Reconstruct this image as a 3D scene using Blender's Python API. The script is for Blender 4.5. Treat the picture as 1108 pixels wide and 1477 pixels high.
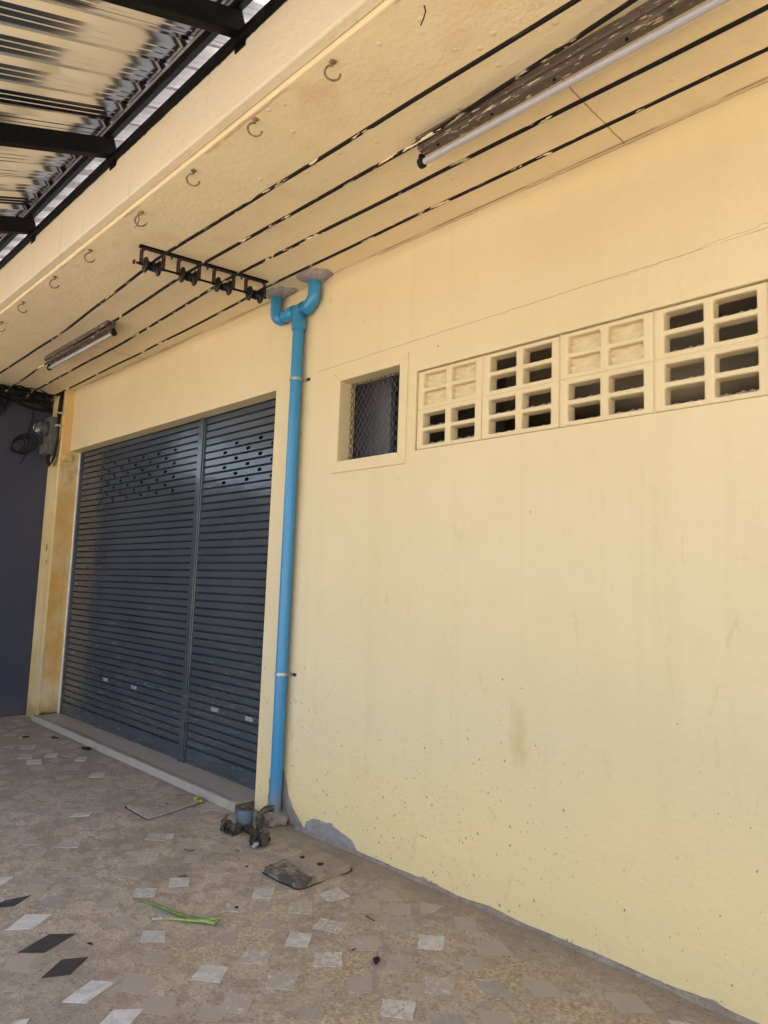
import bpy, math, random
from mathutils import Vector, Matrix, noise as mnoise
R = math.radians
random.seed(7)
for o in list(bpy.data.objects): bpy.data.objects.remove(o)
scn = bpy.context.scene
col = scn.collection

# ------------------------------------------------------------------ camera
YAW, PITCH, ROLL, FPX = R(-45.11), R(6.30), R(1.99), 1000.0
PW, PH = 1108.0, 1477.0
CAM = Vector((0.0, -2.435, 1.28))
fw = Vector((math.sin(YAW)*math.cos(PITCH), math.cos(YAW)*math.cos(PITCH), math.sin(PITCH)))
_r = Vector((math.cos(YAW), -math.sin(YAW), 0)); _u = _r.cross(fw)
rt = math.cos(ROLL)*_r + math.sin(ROLL)*_u
up = -math.sin(ROLL)*_r + math.cos(ROLL)*_u
cam = bpy.data.cameras.new('camera'); camo = bpy.data.objects.new('camera', cam); col.objects.link(camo)
m3 = Matrix((rt, up, -fw)).transposed()
camo.matrix_world = Matrix.Translation(CAM) @ m3.to_4x4()
cam.sensor_fit = 'VERTICAL'; cam.sensor_height = 24.0; cam.lens = FPX/PH*24.0
cam.clip_start = 0.05; cam.clip_end = 2000
scn.camera = camo

def ray(x, y): return (x-PW/2)*rt - (y-PH/2)*up + FPX*fw
def PY(x, y, Y=0.0):
    d = ray(x, y); return CAM + d*((Y-CAM.y)/d.y)
def PZ(x, y, Z=0.0):
    d = ray(x, y); return CAM + d*((Z-CAM.z)/d.z)
def PX(x, y, X):
    d = ray(x, y); return CAM + d*((X-CAM.x)/d.x)

# ------------------------------------------------------------------ light
SUN_EL, SUN_AZ = R(58), R(28)          # azimuth measured from +Y towards +X
w = bpy.data.worlds.new('World'); scn.world = w; w.use_nodes = True
wn = w.node_tree; bg = wn.nodes['Background']
sky = wn.nodes.new('ShaderNodeTexSky'); sky.sky_type = 'NISHITA'; sky.sun_disc = False
sky.sun_elevation = SUN_EL; sky.sun_rotation = SUN_AZ; sky.dust_density = 3.5; sky.air_density = 0.7; sky.ozone_density = 0.3
wn.links.new(sky.outputs[0], bg.inputs[0]); bg.inputs[1].default_value = 0.15
sd = Vector((math.sin(SUN_AZ)*math.cos(SUN_EL), math.cos(SUN_AZ)*math.cos(SUN_EL), math.sin(SUN_EL)))
sl = bpy.data.lights.new('sun', 'SUN'); sl.energy = 2.4; sl.angle = R(0.5); sl.color = (1.0, 0.96, 0.91)
so = bpy.data.objects.new('sun', sl); col.objects.link(so); so.location = (0, 0, 12)
so.rotation_euler = (-sd).to_track_quat('-Z', 'Y').to_euler()
scn.view_settings.view_transform = 'Standard'; scn.view_settings.look = 'None'
scn.view_settings.gamma = 1.0; scn.view_settings.use_curve_mapping = False
scn.view_settings.exposure = 2.60
scn.view_settings.use_white_balance = True; scn.view_settings.white_balance_temperature = 8000; scn.view_settings.white_balance_tint = 10
scn.render.engine = 'CYCLES'
scn.cycles.max_bounces = 6; scn.cycles.diffuse_bounces = 4; scn.cycles.glossy_bounces = 4

# ------------------------------------------------------------------ material helpers
class NT:
    def __init__(s, name):
        s.m = bpy.data.materials.new(name); s.m.use_nodes = True
        s.t = s.m.node_tree; s.b = s.t.nodes['Principled BSDF']
        g = s.t.nodes.new('ShaderNodeNewGeometry'); s.pos = g.outputs['Position']; s.nor = g.outputs['Normal']
        sep = s.t.nodes.new('ShaderNodeSeparateXYZ'); s.t.links.new(s.pos, sep.inputs[0])
        s.x, s.y, s.z = sep.outputs
    def n(s, k): return s.t.nodes.new(k)
    def l(s, a, b):
        if hasattr(a, 'is_output'): s.t.links.new(a, b)
        else: b.default_value = a
    def math(s, op, a, b=0.0, clamp=False):
        n = s.n('ShaderNodeMath'); n.operation = op; n.use_clamp = clamp
        s.l(a, n.inputs[0]); s.l(b, n.inputs[1]); return n.outputs[0]
    def mix(s, f, a, b):
        n = s.n('ShaderNodeMix'); n.data_type = 'RGBA'
        def c(v): return v if hasattr(v, 'is_output') else (tuple(v)+(1.0,))[:4]
        s.l(f, n.inputs[0]); s.l(c(a), n.inputs[6]); s.l(c(b), n.inputs[7]); return n.outputs[2]
    def scaled(s, sc, src=None):
        n = s.n('ShaderNodeVectorMath'); n.operation = 'MULTIPLY'; s.l(src or s.pos, n.inputs[0]); n.inputs[1].default_value = sc
        return n.outputs[0]
    def noise(s, scale, detail=4, rough=0.55, vec=None, dist=0.0):
        n = s.n('ShaderNodeTexNoise'); s.l(vec or s.pos, n.inputs['Vector'])
        n.inputs['Scale'].default_value = scale; n.inputs['Detail'].default_value = min(detail, 3.5)
        n.inputs['Roughness'].default_value = rough; n.inputs['Distortion'].default_value = dist
        return n.outputs[0]
    def voro(s, scale, vec=None, feature='F1', rnd=1.0):
        n = s.n('ShaderNodeTexVoronoi'); s.l(vec or s.pos, n.inputs['Vector']); n.feature = feature
        n.inputs['Scale'].default_value = scale; n.inputs['Randomness'].default_value = rnd
        return n
    def step(s, v, a, b):           # smooth 0..1 from a to b
        n = s.n('ShaderNodeMapRange'); n.interpolation_type = 'SMOOTHSTEP'; s.l(v, n.inputs[0])
        n.inputs[1].default_value = a; n.inputs[2].default_value = b
        n.inputs[3].default_value = 0.0; n.inputs[4].default_value = 1.0; return n.outputs[0]
    def mul(s, a, b): return s.math('MULTIPLY', a, b)
    def add(s, a, b): return s.math('ADD', a, b)
    def sub(s, a, b): return s.math('SUBTRACT', a, b)
    def inv(s, a): return s.math('SUBTRACT', 1.0, a)
    def blob(s, axa, axb, ca, cb, ra, rb, nz, amp=0.6, lo=.85, hi=1.1):   # irregular spot: 1 inside
        da = s.mul(s.sub(axa, ca), 1.0/ra); db = s.mul(s.sub(axb, cb), 1.0/rb)
        d = s.math('SQRT', s.add(s.mul(da, da), s.mul(db, db)))
        d = s.add(d, s.mul(s.sub(nz, 0.5), amp*2)); return s.inv(s.step(d, lo, hi))
    def line(s, v, half):           # 1 where |v| < half
        return s.inv(s.step(s.math('ABSOLUTE', v), half*0.5, half*1.5))
    def bump(s, h, strength, dist, prev=None):
        n = s.n('ShaderNodeBump'); n.inputs['Strength'].default_value = strength; n.inputs['Distance'].default_value = dist
        s.l(h, n.inputs['Height'])
        if prev is not None: s.l(prev, n.inputs['Normal'])
        return n.outputs[0]
    def out(s, colr, rough=0.8, metal=0.0, normal=None, spec=None):
        c = colr if hasattr(colr, 'is_output') else tuple(colr)+(1.0,)
        s.l(c, s.b.inputs['Base Color']); s.l(rough, s.b.inputs['Roughness']); s.l(metal, s.b.inputs['Metallic'])
        if normal is not None: s.l(normal, s.b.inputs['Normal'])
        if spec is not None: s.b.inputs['Specular IOR Level'].default_value = spec
        return s.m
    def rnd(s):
        return s.n('ShaderNodeObjectInfo').outputs['Random']

CREAM = (0.72, 0.545, 0.29)
def mat_wall():
    t = NT('cream_wall_paint')
    big = t.noise(0.9, 5); mid = t.noise(6, 5)
    streak = t.noise(1.0, 4, vec=t.scaled((9, 9, 0.35)))
    c = t.mix(t.step(big, 0.3, 0.7), (0.69, 0.56, 0.335), (0.73, 0.60, 0.375))
    c = t.mix(t.mul(t.step(mid, 0.45, 0.8), 0.35), c, (0.68, 0.545, 0.32))
    c = t.mix(t.mul(t.step(streak, 0.5, 0.75), 0.45), c, (0.66, 0.53, 0.31))
    # yellower paint low on the wall, its colour brightened to offset weaker light
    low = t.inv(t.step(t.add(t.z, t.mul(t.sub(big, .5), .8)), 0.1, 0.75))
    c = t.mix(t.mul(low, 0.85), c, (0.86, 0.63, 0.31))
    # brownish smear
    n5 = t.noise(14, 4); p = PY(748, 1062)
    c = t.mix(t.mul(t.blob(t.x, t.z, p.x, p.z, .05, .13, t.noise(16, 6, .7, vec=t.scaled((1.6, 1, .45))), 1.3, .1, 1.3), 0.40), c, (0.52, 0.35, 0.12))
    # fine specks and chips, denser near the ground
    v = t.voro(52, t.scaled((1.2, 1, 0.8)))
    sep = t.n('ShaderNodeSeparateColor'); t.l(v.outputs['Color'], sep.inputs[0])
    lown = t.mul(t.inv(t.step(t.add(t.z, t.mul(t.sub(t.noise(2.2, 3), .5), 1.0)), 0.0, 1.0)), t.add(.25, t.mul(t.inv(t.step(t.x, -2.2, -1.2)), .75)))
    keep2 = t.math('LESS_THAN', sep.outputs[0], t.add(0.006, t.mul(lown, 0.30)))
    size = t.add(0.04, t.mul(t.mul(sep.outputs[1], sep.outputs[1]), 0.20))
    speck = t.mul(keep2, t.math('LESS_THAN', t.add(v.outputs['Distance'], t.mul(t.sub(t.noise(140, 3), .5), .35)), size))
    c = t.mix(t.mul(speck, 0.75), c, (0.20, 0.13, 0.07))
    v2 = t.voro(75, t.scaled((1.0, 1, 0.8)))
    sep2 = t.n('ShaderNodeSeparateColor'); t.l(v2.outputs['Color'], sep2.inputs[0])
    sp2 = t.mul(t.math('LESS_THAN', sep2.outputs[0], t.mul(lown, .30)), t.math('LESS_THAN', v2.outputs['Distance'], .2))
    c = t.mix(t.mul(sp2, 0.55), c, (0.3, 0.2, 0.1))
    # hairline cracks
    wob = t.mul(t.sub(t.noise(5, 6, .65), .5), .035); wob2 = t.mul(t.sub(t.noise(22, 4, .6), .5), .012)
    xr = t.step(t.x, -3.06, -3.03)
    zc = t.add(2.500, t.mul(t.add(t.x, 3.04), .010))
    gap = t.step(t.noise(3.1, 2), .33, .45)
    ck = t.mul(t.mul(t.line(t.add(t.sub(t.z, zc), t.add(t.mul(wob, .3), t.mul(wob2, .6))), .0013), xr), gap)
    ck2 = t.mul(t.line(t.add(t.sub(t.z, t.add(2.532, t.mul(t.add(t.x, .8), .05))), t.mul(wob, 1.6)), .0010), t.step(t.x, -1.35, -1.2))
    ck3 = t.mul(t.line(t.add(t.sub(t.z, 3.046), wob2), .0025), t.step(t.noise(1.3, 3), .42, .52))
    crk = t.math('MAXIMUM', ck, t.math('MAXIMUM', t.mul(ck2, .7), ck3))
    c = t.mix(t.mul(crk, .75), c, (0.22, 0.15, 0.08))
    # bare cement along the very foot of the wall
    foot = t.inv(t.step(t.add(t.z, t.mul(t.sub(t.noise(6, 6, .65), .5), .13)), -0.002, 0.006))
    foot = t.mul(foot, t.step(t.x, -3.2, -3.1))
    c = t.mix(foot, c, t.mix(n5, (0.28, 0.24, 0.20), (0.40, 0.35, 0.30)))
    # scuffs and dull hand marks
    sc_ = t.mul(t.step(t.noise(1.0, 3, .7, vec=t.scaled((14, 14, 5)), dist=1.2), .60, .74), t.inv(t.step(t.z, 1.2, 2.2)))
    c = t.mix(t.mul(sc_, .30), c, (.52, .40, .24))
    dk = t.mul(t.step(t.noise(1.0, 3, .6, vec=t.scaled((60, 60, 9))), .69, .75), t.step(t.noise(1.7, 2), .5, .62))
    c = t.mix(t.mul(dk, .35), c, (.42, .31, .18))
    h = t.add(t.add(t.mul(mid, 1.0), t.mul(t.noise(2.2, 2), 1.0)), t.mul(t.noise(38, 5, .6), .6))
    return t.out(c, t.add(.62, t.mul(mid, .2)), normal=t.bump(h, .48, .010), spec=.35)
def mat_soffit():
    t = NT('cream_soffit_paint')
    big = t.noise(1.1, 5); mid = t.noise(7, 5); tex = t.noise(48, 5, .6)
    c = t.mix(t.step(big, .3, .7), (0.82, 0.68, 0.435), (0.85, 0.71, 0.465))
    c = t.mix(t.mul(t.step(mid, .45, .85), .4), c, (0.70, .55, .32))
    # pinkish damp bloom close to the outer edge and near the rack
    dmp = t.mul(t.inv(t.step(t.y, -1.1, -.55)), t.step(t.noise(2.6, 4), .55, .72))
    c = t.mix(t.mul(dmp, .5), c, (.66, .42, .22))
    wob = t.mul(t.sub(t.noise(9, 4), .5), .02)
    s1 = t.line(t.add(t.sub(t.x, -1.177), wob), .0035); s2 = t.line(t.add(t.sub(t.x, -5.26), wob), .005)
    yr = t.mul(t.step(t.y, -.52, -.47), t.step(t.noise(6, 2), .2, .4))
    sm = t.mul(t.math('MAXIMUM', s1, s2), yr)
    c = t.mix(t.mul(sm, .75), c, (.33, .19, .06))
    cor = t.mul(t.line(t.add(t.sub(t.y, -.006), t.mul(wob, .4)), .004), t.step(t.noise(1.7, 3), .42, .5))
    c = t.mix(t.mul(cor, .7), c, (.26, .16, .07))
    ed = t.mul(t.line(t.add(t.sub(t.y, -1.085), t.mul(wob, 1.5)), .006), t.step(t.noise(5, 4), .5, .62))
    c = t.mix(t.mul(ed, .6), c, (.5, .32, .13))
    h = t.add(t.mul(mid, 1.2), t.mul(tex, .6))
    v = t.voro(30); sc = t.n('ShaderNodeSeparateColor'); t.l(v.outputs['Color'], sc.inputs[0])
    h = t.add(h, t.mul(t.mul(t.math('LESS_THAN', sc.outputs[0], .05), t.inv(t.step(v.outputs['Distance'], .1, .4))), .9))
    return t.out(c, .7, normal=t.bump(h, .45, .009), spec=.3)
def mat_fascia():
    t = NT('pale_fascia_paint')
    big = t.noise(1.5, 5); mid = t.noise(8, 5)
    c = t.mix(t.step(big, .3, .7), (.79, .68, .49), (.81, .71, .53))
    c = t.mix(t.mul(t.step(mid, .5, .8), .35), c, (.74, .60, .41))
    # black paint that strayed from the steel along the top edge
    e = t.add(t.z, t.mul(t.sub(t.noise(26, 6, .7), .5), .035))
    blk = t.step(e, 3.322, 3.328)
    c = t.mix(blk, c, (.015, .014, .014))
    st = t.noise(1.0, 3, vec=t.scaled((22, 22, 2.5)))
    c = t.mix(t.mul(t.step(st, .6, .75), .25), c, (.5, .36, .2))
    v = t.voro(14, t.scaled((1, 1, .35))); sc = t.n('ShaderNodeSeparateColor'); t.l(v.outputs['Color'], sc.inputs[0])
    sp = t.mul(t.math('LESS_THAN', sc.outputs[0], .06), t.math('LESS_THAN', v.outputs['Distance'], .06))
    c = t.mix(t.mul(sp, .8), c, (.06, .05, .04))
    h = t.add(mid, t.mul(t.noise(45, 5, .6), .6))
    return t.out(c, .7, normal=t.bump(h, .45, .008), spec=.3)
def mat_pillar():
    t = NT('stained_pillar_paint')
    c = t.mix(t.step(t.noise(2.0, 5), .35, .65), (.68, .49, .22), (.72, .56, .30))
    jamb = t.step(t.y, -.085, -.07)
    n1 = t.noise(3.2, 6, .65); n2 = t.noise(11, 5)
    hi = t.inv(t.step(t.z, 1.6, 2.3))
    o = t.mul(jamb, t.mul(t.step(n1, .36, .62), t.add(.35, t.mul(hi, .65))))
    c = t.mix(t.mul(o, .85), c, t.mix(n2, (.62, .28, .05), (.68, .40, .12)))
    c = t.mix(t.mul(jamb, t.mul(t.step(t.noise(5, 4), .58, .72), .45)), c, (.30, .22, .12))
    low = t.inv(t.step(t.add(t.z, t.mul(t.sub(n2, .5), .25)), .04, .22))
    c = t.mix(t.mul(low, .75), c, (.36, .20, .07))
    base = t.inv(t.step(t.add(t.z, t.mul(t.sub(t.noise(25, 4), .5), .05)), .055, .075))
    c = t.mix(t.mul(base, jamb), c, (.05, .035, .025))
    # vertical edge worn to bare plaster low down, drip lines above
    edge = t.mul(t.step(t.x, -6.70, -6.685), t.mul(t.inv(t.step(t.z, .5, .9)), t.inv(jamb)))
    c = t.mix(t.mul(edge, t.step(t.noise(14, 5), .4, .6)), c, (.50, .45, .38))
    st = t.noise(1.0, 4, vec=t.scaled((30, 30, .8)))
    c = t.mix(t.mul(t.step(st, .55, .7), .4), c, (.52, .32, .10))
    ho = t.math('MAXIMUM', t.blob(t.x, t.z, -6.78, 1.55, .016, .035, n2, .4), t.blob(t.x, t.z, -6.76, 1.42, .012, .02, n2, .6))
    c = t.mix(t.mul(ho, t.inv(jamb)), c, (.03, .025, .02))
    h = t.add(n1, t.mul(t.noise(30, 5, .6), .6))
    return t.out(c, .75, normal=t.bump(h, .5, .01), spec=.3)
def mat_floor():
    t = NT('worn_screed_floor')
    big = t.noise(.8, 5, .6); mid = t.noise(4.5, 6, .65); fine = t.noise(30, 5, .65); grit = t.noise(160, 3, .6)
    c = t.mix(t.step(big, .35, .65), (.44, .355, .27), (.53, .43, .33))
    c = t.mix(t.mul(t.step(mid, .42, .66), .6), c, (.30, .245, .195))
    c = t.mix(t.mul(t.step(fine, .48, .70), .7), c, (.60, .51, .41))
    c = t.mix(t.mul(t.step(t.noise(13, 6, .7), .46, .60), .60), c, (.27, .22, .175))
    c = t.mix(t.mul(t.step(t.noise(80, 4, .7), .52, .64), .7), c, (.17, .135, .105))
    c = t.mix(t.mul(t.step(t.noise(1.7, 4, .6, dist=.6), .50, .66), .55), c, (.235, .195, .16))
    # sandy exposed grit where the top coat wore off, towards the cream wall
    sand = t.mul(t.step(t.add(t.x, t.mul(t.sub(big, .5), 2.2)), -2.7, -2.0), t.step(t.noise(3.3, 4, .6), .4, .62))
    sand = t.mul(sand, t.inv(t.step(t.mul(t.y, -1), 1.0, 1.7)))
    v = t.voro(120); sc = t.n('ShaderNodeSeparateColor'); t.l(v.outputs['Color'], sc.inputs[0])
    peb = t.mix(sc.outputs[0], (.27, .18, .10), (.62, .49, .33))
    c = t.mix(t.mul(sand, .7), c, peb)
    # darker band along the foot of the wall and round the step
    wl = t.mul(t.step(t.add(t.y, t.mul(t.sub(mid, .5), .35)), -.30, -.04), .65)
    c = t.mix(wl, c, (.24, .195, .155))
    left_tone = t.mul(t.inv(t.step(t.add(t.x, t.mul(t.sub(big, .5), 2)), -5.2, -3.4)), .45)  # darker tone towards the left end of the floor
    c = t.mix(left_tone, c, (.26, .21, .17))
    v2 = t.voro(42); s2 = t.n('ShaderNodeSeparateColor'); t.l(v2.outputs['Color'], s2.inputs[0])
    spk = t.mul(t.math('LESS_THAN', s2.outputs[0], .10), t.math('LESS_THAN', v2.outputs['Distance'], .17))
    c = t.mix(t.mul(spk, .7), c, (.05, .04, .035))
    spw = t.mul(t.math('GREATER_THAN', s2.outputs[0], .94), t.math('LESS_THAN', v2.outputs['Distance'], .13))
    c = t.mix(t.mul(spw, .5), c, (.5, .46, .4))
    # trowel cracks
    ce = t.voro(1.1, t.n_vec(mid), 'DISTANCE_TO_EDGE') if hasattr(t, 'n_vec') else t.voro(1.3, None, 'DISTANCE_TO_EDGE')
    crk = t.mul(t.inv(t.step(t.add(ce.outputs['Distance'], t.mul(t.sub(fine, .5), .04)), .0, .008)), .12)
    c = t.mix(crk, c, (.09, .075, .06))
    h = t.add(t.mul(mid, 1.0), t.add(t.mul(fine, 1.0), t.mul(grit, .5)))
    return t.out(c, t.add(.62, t.mul(fine, .25)), normal=t.bump(h, .7, .009), spec=.3)
def mat_tile(name, a, b, dirt, veins=.3):
    t = NT(name)
    rn = t.rnd(); ofs = t.n('ShaderNodeVectorMath'); ofs.operation = 'ADD'
    t.l(t.pos, ofs.inputs[0]); cmb = t.n('ShaderNodeCombineXYZ'); t.l(t.mul(rn, 37), cmb.inputs[0]); t.l(cmb.outputs[0], ofs.inputs[1])
    n1 = t.noise(16, 5, .6, vec=ofs.outputs[0], dist=.8); n2 = t.noise(46, 5, .65, vec=ofs.outputs[0])
    c = t.mix(t.step(n1, .35, .65), a, b)
    c = t.mix(t.mul(t.step(t.noise(9, 4, .6, vec=ofs.outputs[0], dist=1.5), .5, .58), veins), c, tuple(v*.45 for v in a))
    cut = t.sub(.72, t.mul(t.add(rn, dirt), .32))
    d = t.mul(t.step(t.sub(n2, cut), -.06, .10), .9)
    c = t.mix(d, c, t.mix(n1, (.32, .265, .215), (.43, .36, .30)))
    return t.out(c, .55, normal=t.bump(n2, .4, .003), spec=.4)
def mat_simple(name, c, rough=.6, metal=0.0, var=.25, scale=12, bump=.25, bd=.003, c2=None, spec=.5):
    t = NT(name); n1 = t.noise(scale, 5, .6)
    d = c2 or tuple(v*(1-var) for v in c)
    cc = t.mix(t.step(n1, .3, .7), c, d)
    return t.out(cc, t.add(rough-.08, t.mul(n1, .16)), metal, t.bump(t.noise(scale*4, 4), bump, bd), spec)
def mat_shutter():
    t = NT('charcoal_shutter_paint')
    n1 = t.noise(2.2, 5, .6); n2 = t.noise(1.0, 5, .7, vec=t.scaled((3, 3, 26)))
    c = t.mix(t.step(n1, .3, .7), (.066, .079, .094), (.080, .093, .108))
    low = t.inv(t.step(t.z, .2, 1.3))
    dust = t.mul(t.step(n2, .45, .8), t.add(.12, t.mul(low, .28)))
    c = t.mix(dust, c, (.16, .155, .15))
    left = t.mul(t.inv(t.step(t.x, -6.55, -6.1)), t.mul(low, .5))
    c = t.mix(left, c, (.15, .13, .11))
    sc = t.mul(t.step(t.noise(1.0, 4, .7, vec=t.scaled((9, 9, 70))), .69, .77), low)
    c = t.mix(t.mul(sc, .32), c, (.30, .30, .31))
    r = t.add(.15, t.add(t.mul(n1, .08), t.mul(dust, .5)))
    return t.out(c, r, .3, t.bump(t.noise(3.5, 3, vec=t.scaled((1, 1, 2))), .35, .012), .55)
def mat_sheet():
    t = NT('galvanised_roof_sheet')
    n1 = t.noise(1.2, 3, vec=t.scaled((46, 1.6, 1.6))); n2 = t.noise(3.5, 3)
    c = t.mix(n1, (.62, .61, .60), (.74, .73, .72))
    return t.out(c, t.add(.10, t.mul(n1, .10)), 1.0, t.bump(t.add(n2, t.mul(n1, .06)), .10, .012))
def mat_pipe():
    t = NT('blue_plastic_pipe')
    n1 = t.noise(5, 4); n2 = t.noise(40, 5, .7)
    c = t.mix(n1, (.016, .215, .42), (.020, .245, .47))
    low = t.inv(t.step(t.add(t.z, t.mul(t.sub(n2, .5), .30)), .02, .26))
    c = t.mix(t.mul(low, .85), c, (.24, .22, .19))
    c = t.mix(t.mul(t.step(t.noise(1, 4, vec=t.scaled((30, 30, 2))), .56, .75), .25), c, (.16, .25, .32))
    return t.out(c, t.add(.30, t.mul(low, .4)), 0, t.bump(n1, .1, .004), .5)
def mat_cable():
    t = NT('painted_over_cable')
    n1 = t.noise(1.0, 3, .6, vec=t.scaled((7, 40, 40))); big = t.noise(1.6, 2)
    f = t.mul(t.step(n1, .585, .60), t.step(big, .36, .55))
    c = t.mix(f, t.mix(t.noise(9, 3), (.006, .005, .0045), (.016, .012, .010)), (.80, .66, .42))
    return t.out(c, .7, 0, t.bump(n1, .4, .003), .2)
def mat_batten():
    t = NT('peeling_brown_batten')
    n1 = t.noise(1.0, 5, .65, vec=t.scaled((5, 40, 40))); n2 = t.noise(28, 5, .7)
    c = t.mix(n1, (.075, .055, .042), (.15, .115, .09))
    c = t.mix(t.step(t.noise(1.0, 4, .7, vec=t.scaled((16, 95, 95))), .61, .64), c, (.66, .54, .34))
    c = t.mix(t.mul(t.step(n2, .6, .68), .7), c, (.022, .018, .015))
    return t.out(c, .6, 0, t.bump(n1, .4, .003), .4)
def mat_concrete(name, a, b, scale=9, rough=.9, bump=.6, flecks=0.0):
    t = NT(name); n1 = t.noise(scale, 6, .65); n2 = t.noise(scale*6, 5, .7)
    c = t.mix(t.step(n1, .3, .7), a, b); c = t.mix(t.mul(t.step(n2, .5, .7), .5), c, tuple(v*.55 for v in a))
    if flecks:
        v = t.voro(80); s = t.n('ShaderNodeSeparateColor'); t.l(v.outputs['Color'], s.inputs[0])
        c = t.mix(t.mul(t.math('LESS_THAN', s.outputs[0], flecks), t.math('LESS_THAN', v.outputs['Distance'], .3)), c, (.62, .57, .46))
    return t.out(c, rough, 0, t.bump(t.add(n1, t.mul(n2, .6)), bump, .012), .3)
def mat_cover():
    t = NT('blackened_cover_concrete'); n1 = t.noise(12, 6, .65); n2 = t.noise(60, 5, .7)
    c = t.mix(t.step(n1, .3, .7), (.27, .22, .17), (.36, .30, .235))
    p = PZ(420, 1262)
    k = t.add(t.mul(t.sub(t.y, p.y), 5.0), t.mul(t.sub(n1, .5), 3.2))
    blk = t.inv(t.step(k, -.45, .40))
    c = t.mix(t.mul(blk, .85), c, (.055, .045, .036))
    v = t.voro(75); s = t.n('ShaderNodeSeparateColor'); t.l(v.outputs['Color'], s.inputs[0])
    c = t.mix(t.mul(t.mul(t.math('LESS_THAN', s.outputs[0], .12), t.math('LESS_THAN', v.outputs['Distance'], .26)), t.add(.10, t.mul(blk, .6))), c, (.55, .5, .4))
    return t.out(c, .9, 0, t.bump(t.add(n1, t.mul(n2, .7)), .8, .014), .3)
def mat_navy():
    t = NT('navy_wall_paint'); n1 = t.noise(1.6, 5, .6); n2 = t.noise(20, 5)
    c = t.mix(t.step(n1, .3, .7), (.034, .039, .068), (.042, .048, .080))
    c = t.mix(t.mul(t.step(n2, .6, .75), .25), c, (.075, .08, .1))
    low = t.inv(t.step(t.add(t.z, t.mul(t.sub(n2, .5), .2)), .02, .25)); c = t.mix(t.mul(low, .5), c, (.1, .09, .085))
    return t.out(c, .55, 0, t.bump(n2, .3, .005), .4)
def mat_glass(name, c=(.9, .95, .95), rough=.02):
    t = NT(name); t.b.inputs['Transmission Weight'].default_value = 1.0; t.b.inputs['IOR'].default_value = 1.2
    return t.out(c, rough)

M = dict(wall=mat_wall(), soffit=mat_soffit(), fascia=mat_fascia(), pillar=mat_pillar(), floor=mat_floor(),
    shutter=mat_shutter(), sheet=mat_sheet(), pipe=mat_pipe(), cable=mat_cable(), batten=mat_batten(), navy=mat_navy(),
    t_white=mat_tile('pale_tile', (.60, .57, .52), (.48, .45, .41), .25), t_grey=mat_tile('grey_tile', (.285, .26, .24), (.33, .30, .275), .35, .15),
    t_dark=mat_tile('dark_tile', (.050, .042, .042), (.060, .050, .050), -.6, .1), t_faint=mat_tile('worn_tile', (.47, .40, .33), (.39, .325, .265), 1.15),
    t_clean=mat_tile('clean_pale_tile', (.62, .59, .56), (.55, .525, .50), -.5, .35),
    black=mat_simple('black_steel_paint', (.004, .004, .0045), .55, 0, .3, 20, spec=.12), rubber=mat_simple('black_ceramic', (.008, .008, .009), .35, 0, .3, 30, spec=.3),
    rust=mat_simple('rusty_iron', (.060, .034, .022), .8, 0, .5, 40, .6, .004, (.018, .014, .012)),
    steel=mat_simple('zinc_steel', (.48, .47, .46), .45, .8, .3, 25), alu=mat_simple('aluminium_trim', (.7, .7, .7), .3, 1.0, .2, 20),
    deck=mat_concrete('pale_roof_deck', (.46, .47, .50), (.40, .41, .44), 3, .8, .2),
    cement=mat_concrete('grey_cement', (.27, .245, .225), (.35, .32, .295), 9, .9, .7),
    mortar=mat_concrete('brown_mortar', (.27, .22, .18), (.38, .32, .265), 18, .95, .9),
    cover=mat_concrete('cover_concrete', (.30, .25, .20), (.38, .33, .265), 10, .9, .8, .05), cover2=mat_cover(),
    steptile=mat_simple('step_tile', (.44, .37, .31), .45, 0, .12, 8, .1), grout=mat_simple('grout', (.12, .10, .085), .9),
    white=mat_simple('white_trim', (.78, .76, .72), .55, 0, .25, 12), tube=mat_simple('tube_glass', (.40, .40, .43), .18, 0, .06, 6, .02),
    grey=mat_simple('grey_meter_plastic', (.12, .12, .115), .55, 0, .35, 18), blackplastic=mat_simple('black_plastic', (.007, .007, .007), .45, 0, .3, 20, spec=.25),
    wire=mat_simple('black_wire', (.006, .006, .006), .55, 0, .3, 20, spec=.25), greywire=mat_simple('pale_wire', (.45, .44, .42), .6, 0, .3, 30),
    hook=mat_simple('painted_hook_wire', (.34, .24, .13), .6, 0, .7, 60, .4, .003, (.05, .035, .022)),
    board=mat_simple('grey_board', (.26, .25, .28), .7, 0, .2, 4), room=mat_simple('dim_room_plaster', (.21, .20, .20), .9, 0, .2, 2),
    meshwire=mat_simple('expanded_metal', (.16, .155, .16), .5, .6, .3, 20), glass=mat_glass('meter_glass'),
    plate=mat_simple('pull_plate', (.55, .56, .58), .35, .6, .25, 60), ink=mat_simple('plate_marks', (.07, .075, .085), .6),
    green=mat_simple('green_stem', (.15, .25, .05), .45, 0, .4, 30, .3, .002, (.08, .15, .03)), palegreen=mat_simple('pale_green_stem', (.30, .42, .10), .45, 0, .3, 30),
    leaf=mat_simple('dry_black_leaf', (.022, .017, .013), .8, 0, .4, 60), leafo=mat_simple('dry_orange_leaf', (.20, .075, .022), .8, 0, .4, 60),
    twig=mat_simple('dry_twig', (.055, .038, .028), .85, 0, .4, 60), yellow=mat_simple('yellow_scrap', (.42, .40, .05), .7, 0, .3, 40),
    butt=mat_simple('pale_paper', (.5, .47, .42), .8, 0, .2, 60), ground=mat_concrete('sunlit_street', (.36, .35, .33), (.31, .30, .285), 1.5, .9, .3),
    blue_valve=mat_simple('worn_blue_valve_paint', (.035, .14, .28), .5, 0, .6, 30, .6, .004, (.12, .10, .085)),
    brass=mat_simple('grimy_brass', (.13, .10, .065), .6, .3, .6, 45, .6, .004, (.05, .04, .032)))

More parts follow.
